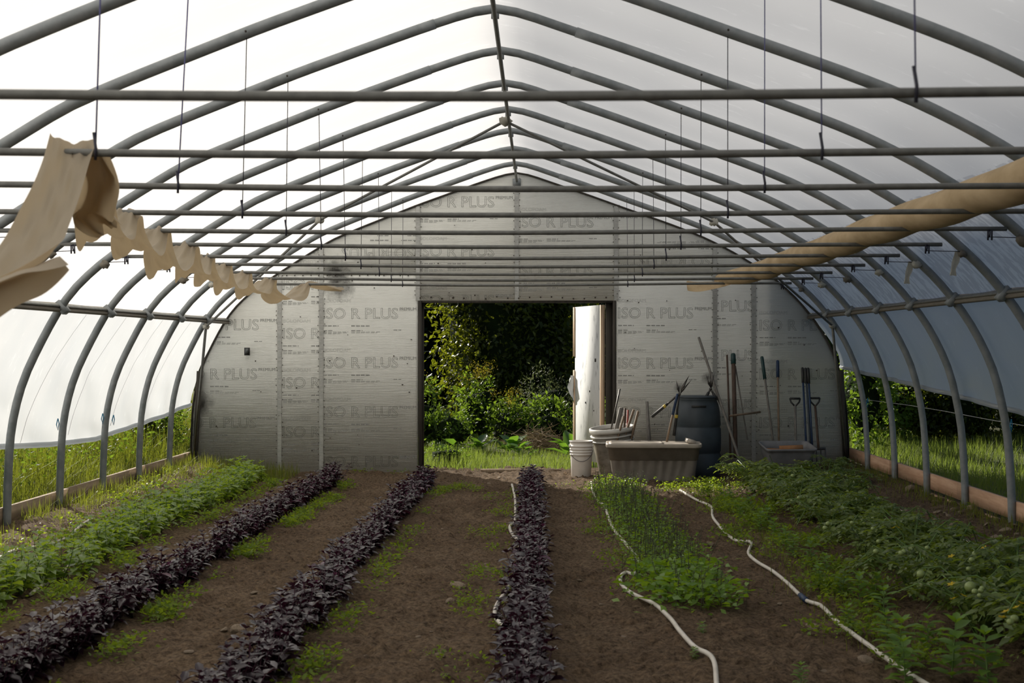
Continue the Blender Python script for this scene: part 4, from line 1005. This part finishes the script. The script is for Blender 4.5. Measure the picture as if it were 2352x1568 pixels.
# pepper seedlings
def pepper(seed, h=.22, ls=.105):
    rng = np.random.default_rng(seed); p, d, nn, s = [], [], [], []
    top = np.array((rng.normal(0, .02), rng.normal(0, .02), h))
    for n_ in range(8):
        t = .12 + .88 * n_ / 7; q_ = top * t
        for j in range(5 if n_ == 7 else 3):
            b = n_ * 1.1 + j * (2 * math.pi / (5 if n_ == 7 else 3)) + rng.uniform(-.3, .3); up = .8 if n_ == 7 else rng.uniform(0, .45)
            p.append(q_); d.append((math.cos(b), math.sin(b), up)); nn.append((-.4 * math.cos(b), -.4 * math.sin(b), 1)); s.append(ls * (rng.uniform(.5, .75) if n_ == 7 else rng.uniform(.7, 1.1)))
    return [[np.zeros(3), top * .5, top]], np.array(p), np.array(d, float), np.array(nn, float), np.array(s)
PPV = [pepper(800 + i) for i in range(4)]; PPS = [stem_mesh(v[0], .004, MT['greenstem']) for v in PPV]
PLM = leafmesh(LEAF8, MT['pepper'], 1.05)
spots = [(2185, 1568, 1.25), (2063, 1545, 1.1), (2030, 1440, .9), (1975, 1400, .9), (2010, 1390, .8), (1935, 1372, .8), (2270, 1585, 1.1), (1882, 1355, .7), (1862, 1300, .8), (1820, 1282, .7), (1900, 1330, .7), (1780, 1248, .8), (1806, 1262, .7), (1745, 1222, .8), (1768, 1214, .8), (1700, 1195, .8), (1722, 1180, .8), (1676, 1165, .8), (1660, 1148, .7), (1625, 1140, .7), (1615, 1465, .35), (1595, 1520, .3), (2040, 1490, .8), (2130, 1500, .8), (1950, 1450, .6), (2080, 1575, .9), (1840, 1575, .45)]
for i, (px, py, s_) in enumerate(spots):
    g = ground_px(px, py); v = PPV[i % 4]
    r = link('pepper_seedling', None); r.location = g; r.rotation_euler = (0, 0, i * 1.7); r.scale = (s_,) * 3
    tag(r, 'upright green seedling with lance leaves between the hose and tomato vines' if i not in (20, 21, 26) else 'tiny green seedling alone on the bare soil by the hoses', 'plant', 'pepper seedlings' if i not in (20, 21, 26) else 'tiny lone seedlings')
    link('stem', PPS[i % 4], r)
    for p, d, nn, ss in zip(*v[1:]):
        o = link('leaf', PLM, r); o.matrix_basis = mat_of(p, d, nn, ss)
# tomato vines
def tomato_variant(seed, w=.42, h=.34, nst=8):
    rng = np.random.default_rng(seed); stems = MB(); P_, D_, N_, S_ = [], [], [], []
    for s_ in range(nst):
        a = rng.uniform(0, 6.28); L_ = rng.uniform(.5, 1) * w; hh = h * rng.uniform(.6, 1.1)
        pts = [np.array((0, 0, 0)), np.array((math.cos(a) * L_ * .3, math.sin(a) * L_ * .3, hh * .75)), np.array((math.cos(a) * L_ * .7, math.sin(a) * L_ * .7, hh)), np.array((math.cos(a) * L_ * 1.05, math.sin(a) * L_ * 1.05, hh * rng.uniform(.4, 1.0)))]
        stems.tube(pts, [.006, .005, .004, .003], 5, False)
        for c_ in range(13):
            t = rng.uniform(.12, 1) * 2.999; i = int(t); q_ = pts[i] + (pts[i + 1] - pts[i]) * (t - i)
            b = rng.uniform(0, 6.28); ax = np.array((math.cos(b), math.sin(b), rng.uniform(-.3, .5))); l = rng.uniform(.09, .17)
            sd = np.array((-math.sin(b), math.cos(b), 0))
            for u in (.35, .6, .85, 1.0):
                for sg in ((-1, 1) if u < 1 else (0,)):
                    P_.append(q_ + ax * l * u * .8 + np.array((0, 0, -.035 * u * u))); D_.append(ax * (.55 if sg else 1) + sd * sg * .9 + np.array((0, 0, -.25))); N_.append(np.array((rng.normal(0, .4), rng.normal(0, .4), 1))); S_.append(rng.uniform(.036, .064))
    m = MB(); m.leaves(LEAF4, np.array(P_), np.array(D_), np.array(N_), np.array(S_))
    return stems.mesh('stem', MT['greenstem'], True), m.mesh('foliage', MT['tomato_leaf'], True), rng
TV = [tomato_variant(900 + i) for i in range(6)]
fm = MB(); fm.sphere((0, 0, 0), 1, 12, 8, .9); TOMM = fm.mesh('tomato', MT['tomato'], True)
fm = MB()
for a in range(5): fm.leaves(LEAF2, np.zeros((1, 3)), np.array([[math.cos(a * 1.257), math.sin(a * 1.257), .3]]), np.array([[0, 0, 1.]]), np.array([1.]))
FLM = fm.mesh('flower', MT['flower'])
tspots = [(2.32 + .42 * ((i_ * 7) % 5) / 4 + .1 * math.sin(i_ * 5.), 7.3 + i_ * .24) for i_ in range(31)] + [(2.42, 6.6), (2.7, 6.75), (2.5, 7.0), (2.85, 7.1), (2.75, 7.4)] + [(2.95, 14.9), (2.55, 15.2), (3.2, 15.3), (3.4, 15.9), (2.35, 15.6), (3.3, 14.6)]
TP = []
for i, (x, y) in enumerate(tspots):
    s_ = (.78 + .3 * RNG.random() if y < 14.6 else .6) * (1.3 if y < 7.45 else 1.08)
    r = link('tomato_plant', None); r.location = (x, y, ghs(x, y)); r.scale = (s_,) * 3; r.rotation_euler = (0, 0, 0)
    tag(r, 'sprawling green tomato plant in the tomato row' if y < 14.8 else 'sprawling tomato plant in the shade in front of the leaning tools', 'plant', 'sprawling tomato row' if y < 14.8 else 'tomato plants by the tools')
    link('stem', TV[i % 6][0], r); tag(link('foliage', TV[i % 6][1], r), kind='stuff'); TP.append(r)
tomp = [(2229, 1347, 10.1, .045), (2239, 1358, 9.9, .024), (2253, 1356, 10, .022), (2256, 1351, 10, .022), (2250, 1367, 10, .018), (2115, 1318, 0, .034), (1895, 1212, 0, .026), (1902, 1202, 0, .026), (1821, 1092, 0, .03), (1835, 1143, 0, .026), (2012, 1266, 0, .026), (2070, 1270, 0, .026), (2076, 1267, 0, .026), (2096, 1255, 0, .024), (2130, 1258, 0, .024), (2240, 1272, 0, .03), (2232, 1285, 0, .025), (2225, 1306, 0, .022), (2005, 1214, 0, .022), (1957, 1200, 0, .022), (2330, 1420, 0, .028), (2320, 1428, 0, .024), (2018, 1243, 0, .022)]
for (px, py, _, r) in tomp:
    k = 4036 / (py - VPY); z = .37
    for _i in range(5): k = (CZ - z) / U / (py - VPY)
    x, y = (px - VPX) * k * U, k * S
    pl = min(TP, key=lambda o: (o.location.x - x) ** 2 + (o.location.y - y) ** 2)
    o = link('tomato', TOMM, pl); s_ = pl.scale.x; o.location = ((x - pl.location.x) / s_, (y - pl.location.y) / s_, (z - pl.location.z) / s_); o.scale = (r * .66 / s_,) * 3
    tag(o, 'pale green unripe tomato')
for (px, py) in ((2052, 1212), (2062, 1211), (2185, 1278), (2260, 1258), (2335, 1395), (2310, 1405), (2345, 1385), (2190, 1375), (2213, 1368), (2302, 1418), (2185, 1342)):
    k = (CZ - .40) / U / (py - VPY); x, y = (px - VPX) * k * U, k * S
    pl = min(TP, key=lambda o: (o.location.x - x) ** 2 + (o.location.y - y) ** 2); s_ = pl.scale.x
    o = link('flower', FLM, pl); o.location = ((x - pl.location.x) / s_, (y - pl.location.y) / s_, (.40 - pl.location.z) / s_); o.scale = (.024 / s_,) * 3; o.rotation_euler = (.4, .2, px)
    tag(o, 'small yellow flower')

# ---------------------------------------------------------------- stones
def stone_mesh(seed):
    rng = np.random.default_rng(seed); bm = bmesh.new(); bmesh.ops.create_icosphere(bm, subdivisions=2, radius=1)
    pl = [Vector(rng.normal(0, 1, 3)).normalized() for _ in range(7)]
    for v in bm.verts:
        for n_ in pl:
            d_ = v.co.dot(n_) - .62
            if d_ > 0: v.co -= n_ * d_ * .85
        v.co *= 1 + .12 * math.sin(3.1 * v.co.x + seed) * math.cos(2.7 * v.co.y - seed) + rng.normal(0, .05); v.co.z *= .62
    me = bpy.data.meshes.new('stone'); bm.to_mesh(me); bm.free(); me.materials.append(MT['stone']); return me
SM = [stone_mesh(i) for i in range(5)]
named = [(1049, 1352, .060, 'angular stone on the path beside the middle purple row, biggest there'), (1035, 1386, .045, 'flat stone just in front of the angular path stone'), (546, 1452, .05, 'long pale stone on the path by the purple rows'), (430, 1400, .042, 'dark rounded stone on the path by the purple rows'), (1867, 1446, .045, 'pale upright stone next to the hose with the coupling'), (1988, 1524, .045, 'flat tan stone on the soil under the hose with the coupling'), (2090, 1128, .075, 'round pale stone beside a steel leg and the reddish planks'), (2235, 1172, .06, 'greenish stone leaning by the reddish planks'), (1545, 1222, .03, 'small pale stone on the path beyond the herb row'), (1632, 1252, .035, 'reddish flat stone on the path beyond the herb row'), (1010, 1510, .03, 'small square stone alone on the dark path')]
for i, (px, py, r, lab) in enumerate(named):
    g = ground_px(px, py); o = link('stone', SM[i % 5]); o.location = g + Vector((0, 0, r * .35)); o.scale = (r, r * .8, r * .95); o.rotation_euler = (.2 * (i % 3 - 1), .15, i * 1.3); tag(o, lab, 'stone', 'loose stones')
rng = np.random.default_rng(77)
def scatter_stones(n, box, rmin, rmax, lab, grp):
    for i in range(n):
        g = ground_px(rng.uniform(*box[0]), rng.uniform(*box[1])); r = rng.uniform(rmin, rmax)
        o = link('stone', SM[i % 5]); o.location = g + Vector((0, 0, r * .3)); o.scale = (r * rng.uniform(.9, 1.5), r, r * rng.uniform(.6, 1)); o.rotation_euler = (rng.normal(0, .2), rng.normal(0, .2), rng.uniform(0, 6)); tag(o, lab, 'stone', grp)
scatter_stones(34, ((250, 720), (1330, 1540)), .012, .028, 'small stone strewn on the path between the first two purple rows', 'small stones on the path by the purple rows')
scatter_stones(24, ((820, 1130), (1180, 1540)), .010, .024, 'small stone strewn on the path before the doorway row', 'small stones on the path before the doorway row')
scatter_stones(24, ((1300, 1900), (1200, 1560)), .010, .022, 'small stone strewn on the soil around the white hoses', 'small stones around the white hoses')
scatter_stones(40, ((2040, 2345), (1150, 1250)), .018, .045, 'stone on the stony strip between tomatoes and reddish planks', 'stones on the stony strip')
scatter_stones(22, ((1060, 1480), (1092, 1135)), .012, .03, 'small sunlit stone on the soil inside the doorway', 'small stones inside the doorway')

# ---------------------------------------------------------------- weeds and grass indoors
rng = np.random.default_rng(21); m = MB()
def weeds(cx, cy, rad, n, s=.022, h=.05):
    a = rng.normal(0, rad, n); b = rng.normal(0, rad * 1.3, n); x = cx + a; y = cy + b
    pos = np.stack([x, y, gh(x, y) + rng.uniform(.005, h, n) + .012], 1)
    m.leaves(LEAF4, pos, rand_dirs(n, -.1, .8, rng), rand_dirs(n, .3, 1, rng), rng.uniform(.6, 1.5, n) * s)
for (x0, n_, b_) in ((-2.12, 34, 150), (-1.06, 20, 90), (-2.92, 34, 120)):
    for y in rng.uniform(6.0, 15.3, n_): weeds(x0 + rng.normal(0, .02), y, .055, int(rng.uniform(30, b_)), .028, .08)
for y in rng.uniform(6, 15, 34): weeds(-.34 + rng.normal(0, .09), y, .05, int(rng.uniform(15, 60)))
for y in rng.uniform(8.5, 15.2, 22): weeds(.56 + rng.normal(0, .04), y, .06, int(rng.uniform(20, 80)))
for y in rng.uniform(6.4, 15.3, 62): weeds(1.84 + rng.normal(0, .19), y, .065, int(rng.uniform(40, 170)), .03, .09)
for y in rng.uniform(8.0, 15.6, 44): weeds(-3.62 + rng.normal(0, .2), y, .10, int(rng.uniform(40, 120)), .025, .07)
for (px, py, n_) in ((1035, 1128, 260), (1060, 1122, 200), (1090, 1130, 120), (745, 1160, 260), (770, 1150, 200), (600, 1102, 160), (610, 1108, 160), (830, 1088, 60), (920, 1090, 40), (1580, 1122, 160), (1640, 1128, 240), (1700, 1120, 160), (1540, 1130, 60), (1075, 1395, 120), (1085, 1420, 60), (1150, 1330, 80), (1150, 1220, 90), (690, 1468, 60), (770, 1460, 50), (2250, 1300, 120), (2230, 1170, 100), (1350, 1230, 60), (1300, 1120, 30)):
    g = ground_px(px, py); weeds(g.x, g.y, .06, n_)
solo('weeds', 'low bright green weeds creeping along the planted rows', 'weeds', m, MT['weed'], (0, 0, 0), kind='stuff')
m = MB()
n_ = 5200; y = rng.uniform(7.5, 16.9, n_); x = -4.24 + np.abs(rng.normal(0, .20, n_)); ok = vnoise(x, y, 1.6, 91) + vnoise(x, y, 4, 92) * .6 > -.02; x = x[ok]; y = y[ok]; n_ = len(x); grass_into(m, x, y, gh(x, y), rng.uniform(.05, .24, n_) * rng.uniform(.5, 1, n_), .004, .7, rng)
n_ = 1400; y = rng.uniform(9, 16.9, n_); x = 3.78 - np.abs(rng.normal(0, .15, n_)); grass_into(m, x, y, gh(x, y), rng.uniform(.04, .14, n_), .005, .4, rng)
n_ = 2600; y = rng.uniform(7.0, 15.4, n_); x = 1.85 + rng.normal(0, .16, n_); grass_into(m, x, y, gh(x, y), rng.uniform(.03, .10, n_), .004, .4, rng)
n_ = 1600; x = rng.uniform(-3.9, -2.9, n_); y = 16.2 + rng.normal(0, .3, n_); y = np.minimum(y, 17.0); grass_into(m, x, y, gh(x, y), rng.uniform(.05, .22, n_), .005, .5, rng)
solo('grass', 'long thin grass growing inside along the plank edging', 'grass', m, MT['grass'], (0, 0, 0), kind='stuff')

# ---------------------------------------------------------------- outdoors
rng = np.random.default_rng(33); m = MB()
n_ = 34000; y = rng.uniform(6, 24, n_); x = -4.42 - np.abs(rng.gamma(1.5, 1.1, n_)); cl_n = vnoise(x, y, 1.3, 93) + .7 * vnoise(x, y, 3.1, 94); hh = rng.uniform(.15, .7, n_) * np.clip(.5 + (-4.4 - x) * .7, .45, 1.2) * np.clip(.85 + cl_n * 1.3, .3, 1.6)
grass_into(m, x, y, oh(x, y), hh, .005, .55, rng)
solo('grass', 'tall sunlit meadow grass outside the sunlit curtain', 'grass', m, MT['grass'], (0, 0, 0), kind='stuff')
m = MB(); n_ = 16000; y = rng.uniform(6, 20, n_); x = -4.7 - np.abs(rng.gamma(1.6, 1.0, n_)); pos = np.stack([x, y, oh(x, y) + rng.uniform(.02, .62, n_)], 1)
m.leaves(LEAF4, pos, rand_dirs(n_, -.3, .8, rng), rand_dirs(n_, .1, 1, rng), rng.uniform(.03, .075, n_)); solo('weeds', 'leafy weeds among the tall meadow grass', 'weeds', m, MT['bushleaf'], (0, 0, 0), kind='stuff')
m = MB(); n_ = 30000; y = rng.uniform(8, 22, n_); x = 4.05 + rng.gamma(2.0, .9, n_); grass_into(m, x, y, oh(x, y), rng.uniform(.06, .22, n_) * np.clip(1 + vnoise(x, y, 1.5, 95) * 1.5, .4, 2), .006, .5, rng)
solo('grass', 'bright mown grass strip outside the reddish planks', 'grass', m, MT['lawn'], (0, 0, 0), kind='stuff')
m = MB(); n_ = 26000; y = YW + .15 + rng.gamma(1.6, 1.5, n_); x = rng.uniform(-3.2, 3.4, n_) * (1 + (y - YW) * .04); ok = y < 26; x = x[ok]; y = y[ok]
grass_into(m, x, y, oh(x, y), rng.uniform(.04, .15, len(x)) * np.where(x < -.7, 1.5, 1), .006, .4, rng)
solo('grass', 'short sunlit grass just beyond the doorway', 'grass', m, MT['lawn'], (0, 0, 0), kind='stuff')

def blob(rng, rx, ry, rz, cz, sub=3):
    bm = bmesh.new(); bmesh.ops.create_icosphere(bm, subdivisions=sub, radius=1); s = rng.uniform(0, 6)
    for v in bm.verts:
        k_ = 1 + .18 * math.sin(4 * v.co.x + s) * math.cos(3.5 * v.co.y + s) + .12 * math.sin(6 * v.co.z + s); v.co = Vector((v.co.x * rx * k_, v.co.y * ry * k_, max(-cz * .98, v.co.z * rz * k_)))+ Vector((0, 0, cz))
    V = np.array([v.co[:] for v in bm.verts]); Fc = [tuple(v.index for v in f.verts) for f in bm.faces]; bm.free(); return V, Fc
def crown(rng, rx, ry, rz, cz, n, ls, clump=60, inner=.75):
    cd = rand_dirs(clump, -.9, 1, rng) * rng.uniform(inner, 1.0, (clump, 1)); ci = rng.integers(0, clump, n)
    p = cd[ci] + rng.normal(0, .13, (n, 3)); pos = p * np.array((rx, ry, rz)) + np.array((0, 0, cz)); pos[:, 2] = np.maximum(pos[:, 2], .05)
    D = p * .6 + rand_dirs(n, -1, .6, rng); N = p * .5 + rand_dirs(n, .0, 1, rng)
    return pos, D, N, rng.uniform(.6, 1.3, n) * ls
def tree(name, label, cat, loc, rx, rz, cz, n, ls, mat, group, seed, tmpl=LEAF2, corefac=.72, trunk=True, clump=60):
    rng = np.random.default_rng(seed); root = thing(name, label, cat, loc, group)
    m = MB(); m.leaves(tmpl, *crown(rng, rx, rx, rz, cz, n, ls, clump)); o = link('foliage', m.mesh('foliage', MT[mat], True), root); tag(o, kind='stuff')
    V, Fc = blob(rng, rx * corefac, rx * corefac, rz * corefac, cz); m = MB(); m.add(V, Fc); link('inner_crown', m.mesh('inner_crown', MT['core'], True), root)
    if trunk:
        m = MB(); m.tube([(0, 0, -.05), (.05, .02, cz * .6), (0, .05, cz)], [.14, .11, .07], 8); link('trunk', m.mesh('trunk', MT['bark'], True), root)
    return root
# wood beyond the doorway
for i, (x, y, rx, rz, cz, n_, mat, lab) in enumerate((
    (-.5, 27, 1.65, 2.7, 2.4, 18000, 'treeleaf', 'broad leafy tree with sunlit edges straight beyond the doorway'),
    (2.2, 33, 2.6, 3.6, 1.8, 8000, 'treeleaf', 'dark leafy tree beyond the doorway behind the open door'),
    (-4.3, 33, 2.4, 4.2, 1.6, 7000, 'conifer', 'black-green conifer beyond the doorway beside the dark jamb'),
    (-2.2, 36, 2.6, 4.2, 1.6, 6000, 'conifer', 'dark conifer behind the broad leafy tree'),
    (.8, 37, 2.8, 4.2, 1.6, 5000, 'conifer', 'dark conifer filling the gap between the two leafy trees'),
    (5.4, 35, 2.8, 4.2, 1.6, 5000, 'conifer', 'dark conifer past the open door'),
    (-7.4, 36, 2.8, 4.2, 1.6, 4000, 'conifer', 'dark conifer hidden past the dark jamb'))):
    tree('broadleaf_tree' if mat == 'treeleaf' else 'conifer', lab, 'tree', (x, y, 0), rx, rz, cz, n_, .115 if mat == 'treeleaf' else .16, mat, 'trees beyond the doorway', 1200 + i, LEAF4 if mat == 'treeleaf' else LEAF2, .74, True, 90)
# bushes beyond the doorway
def bush(name, label, x, y, r, h, n, ls, mat, seed, plume=None, group=None, core=True):
    z = float(oh(np.array([x]), np.array([y]))[0]); rng = np.random.default_rng(seed)
    root = thing(name, label, 'bush', (x, y, z), group)
    m = MB(); pos, D, N, s_ = crown(rng, r, r * .8, h * .55, h * .5, n, ls, 40, .55); m.leaves(LEAF4, pos, D + np.array((0, 0, .5)), N, s_); tag(link('foliage', m.mesh('foliage', MT[mat], True), root), kind='stuff')
    m = MB()
    for _ in range(9):
        a = rng.normal(0, r * .35, 2); m.tube([(a[0] * .5, a[1] * .5, -.03), (a[0], a[1], h * rng.uniform(.7, 1.1))], [.008, .004], 5, False)
    link('stem', m.mesh('stem', MT['greenstem'], True), root)
    if core:
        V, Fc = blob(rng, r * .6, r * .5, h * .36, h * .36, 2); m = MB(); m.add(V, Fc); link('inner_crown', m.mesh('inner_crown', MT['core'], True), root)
    if plume:
        m = MB(); k_ = plume
        for _ in range(k_):
            a = rng.normal(0, r * .4, 2); b = np.array((a[0], a[1], h * rng.uniform(.95, 1.18))); nn = 60; pos = b + rng.normal(0, 1, (nn, 3)) * np.array((.06, .06, .05)); m.leaves(LEAF2, pos, rand_dirs(nn, 0, 1, rng), rand_dirs(nn, 0, 1, rng), rng.uniform(.015, .035, nn))
        tag(link('flower_plume', m.mesh('flower_plume', MT['goldenrod'], True), root), kind='stuff')
    return root
for i, a in enumerate((
    ('goldenrod', 'goldenrod clump against the dark door jamb', -1.85, 21.3, .42, 1.0, 900, .075, 'bushleaf', 3), ('goldenrod', 'tall goldenrod with the brightest yellow plumes beyond the doorway', -1.0, 22.6, .5, 1.08, 1000, .075, 'bushleaf', 8),
    ('goldenrod', 'low goldenrod in the middle beyond the doorway', -.45, 21.8, .45, .72, 900, .07, 'bushleaf', 5), ('leafy_bush', 'bright leafy bush low beside the goldenrod', -1.35, 20.9, .45, .66, 1000, .07, 'bushleaf', None),
    ('leafy_bush', 'mid green bush beneath the grey-green sprigs', .1, 21.5, .5, .7, 1000, .07, 'bushleaf', None), ('grey_shrub', 'hazy grey-green shrub beyond the doorway', .15, 22.9, .62, 1.12, 1500, .05, 'greybush', None),
    ('grey_shrub', 'hazy grey-green shrub close to the open door', .75, 22.6, .5, .98, 1200, .05, 'greybush', None), ('leafy_bush', 'dark green bush beside the open door', .72, 21.4, .45, .72, 1000, .07, 'bushleaf', None),
    ('leafy_bush', 'leafy bush just past the white bucket', .95, 20.2, .4, .5, 800, .07, 'bushleaf', None), ('leafy_bush', 'low leafy bush at the foot of the dark jamb', -1.95, 19.3, .35, .42, 700, .06, 'bushleaf', None), ('leafy_bush', 'round weed bush on the grass beside the dark jamb', -1.22, 18.3, .32, .30, 600, .035, 'bushleaf', None),
    ('leafy_bush', 'weedy bush in the meadow seen under the sunlit curtain corner', -5.5, 19.3, .6, .95, 1300, .06, 'bushleaf', 4), ('leafy_bush', 'weedy bush further out past the sunlit curtain corner', -6.4, 21.6, .7, 1.1, 1200, .07, 'bushleaf', None), ('leafy_bush', 'weedy bush farthest out past the sunlit curtain', -7.8, 24.5, .9, 1.3, 1200, .08, 'bushleaf', None),
    ('leafy_bush', 'bush behind the open door', 1.9, 21.5, .5, .8, 800, .07, 'bushleaf', None), ('leafy_bush', 'bush hidden past the dark jamb', -2.7, 21.8, .5, .9, 800, .07, 'bushleaf', None))):
    bush(a[0], a[1], *a[2:8], a[8], 1400 + i, a[9], 'bushes beyond the doorway')
def broad(label, x, y, n, ls, seed, long=False):
    rng = np.random.default_rng(seed); z = float(oh(np.array([x]), np.array([y]))[0]); root = thing('broad_leaf_plant', label, 'plant', (x, y, z), 'broad-leaved plants beyond the doorway')
    mesh = leafmesh(LEAF8, MT['comfrey'], 1.25 if not long else .6)
    for i in range(n):
        b = rng.uniform(0, 6.28); up = rng.uniform(.2, 1.0); o = link('leaf', mesh, root); o.matrix_basis = mat_of((rng.normal(0, .05), rng.normal(0, .05), rng.uniform(.02, .14)), (math.cos(b), math.sin(b), up), (-.6 * math.cos(b), -.6 * math.sin(b), 1), ls * rng.uniform(.7, 1.2))
for i, a in enumerate((('broad-leaved plant on the grass nearest the dark jamb', -1.28, 20.1, 9, .22), ('broad-leaved plant with folded leaves on the grass', -.86, 20.0, 12, .24), ('broad-leaved plant beside the dry stalk heap', -.42, 20.2, 14, .27), ('broad-leaved plant in front of the dry stalk heap', -.22, 19.7, 9, .22))): broad(*a, 1500 + i)
broad('plant with long arching leaves beside the white bucket', .48, 19.6, 16, .42, 1510, True)
rng = np.random.default_rng(61); m = MB(); n_ = 420; pos = np.stack([.06 + rng.normal(0, .22, n_), 20.6 + rng.normal(0, .2, n_), np.abs(rng.normal(.05, .12, n_)) + .02], 1); m.leaves(BLADE, pos, rand_dirs(n_, -.2, .5, rng), rand_dirs(n_, 0, 1, rng), np.stack([rng.uniform(.15, .4, n_), np.full(n_, .012), rng.uniform(.1, .3, n_)], 1))
solo('stalk_heap', 'heap of dry tan stalks on the grass beyond the doorway', 'stalks', m, MT['straw'], (.06, 20.6, 0), kind='stuff')
fz = thing('wire_fence', 'thin wire fence crossing the dark trees beyond the doorway', 'fence', (-4, 28.9, 0))
for x in (-5.5, -.7):
    m = MB(); m.tube([(x, 28.9, -.1), (x, 28.9, 2.9)], .03, 6); part('post', m, MT['bark'], fz)
for z in (wz(708), wz(806)):
    zf = CZ + (z - CZ) * 28.9 / YW; m = MB(); m.tube([(-5.5, 28.9, zf), (-3.3, 28.9, zf - .01), (-.7, 28.9, zf)], .005, 4); part('wire', m, MT['tubrim'], fz)
# shrubs outside the shaded side
for i, (x, y, r, h, n_, ls, mat, lab, cat) in enumerate((
    (4.35, 18.6, .42, 1.75, 2200, .085, 'bushleaf', 'bright leafy vine thicket outside the corner by the spades', 'vine'), (5.0, 20.6, .6, 1.5, 2200, .08, 'bushleaf', 'leafy thicket just behind the bright vine outside', 'shrub'),
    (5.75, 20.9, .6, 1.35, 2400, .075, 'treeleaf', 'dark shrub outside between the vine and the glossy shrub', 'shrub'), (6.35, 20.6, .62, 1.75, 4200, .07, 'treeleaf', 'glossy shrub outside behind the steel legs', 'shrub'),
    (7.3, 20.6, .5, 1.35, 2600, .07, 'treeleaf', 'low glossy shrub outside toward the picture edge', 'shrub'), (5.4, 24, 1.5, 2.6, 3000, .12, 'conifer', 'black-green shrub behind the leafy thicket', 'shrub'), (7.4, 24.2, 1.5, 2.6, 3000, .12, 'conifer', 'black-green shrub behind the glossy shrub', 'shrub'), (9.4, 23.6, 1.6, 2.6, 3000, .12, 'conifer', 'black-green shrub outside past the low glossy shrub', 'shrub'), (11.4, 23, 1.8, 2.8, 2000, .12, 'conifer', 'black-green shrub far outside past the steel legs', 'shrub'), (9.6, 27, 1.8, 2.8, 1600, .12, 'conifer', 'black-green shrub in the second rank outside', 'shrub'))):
    tree('vine_thicket' if cat == 'vine' else 'shrub', lab, cat, (x, y, 0), r, h * .55, h * .5, n_, ls, mat, 'shrubs outside the shaded side', 1600 + i, LEAF4, .68 if mat != 'bushleaf' else .5, False, 50)
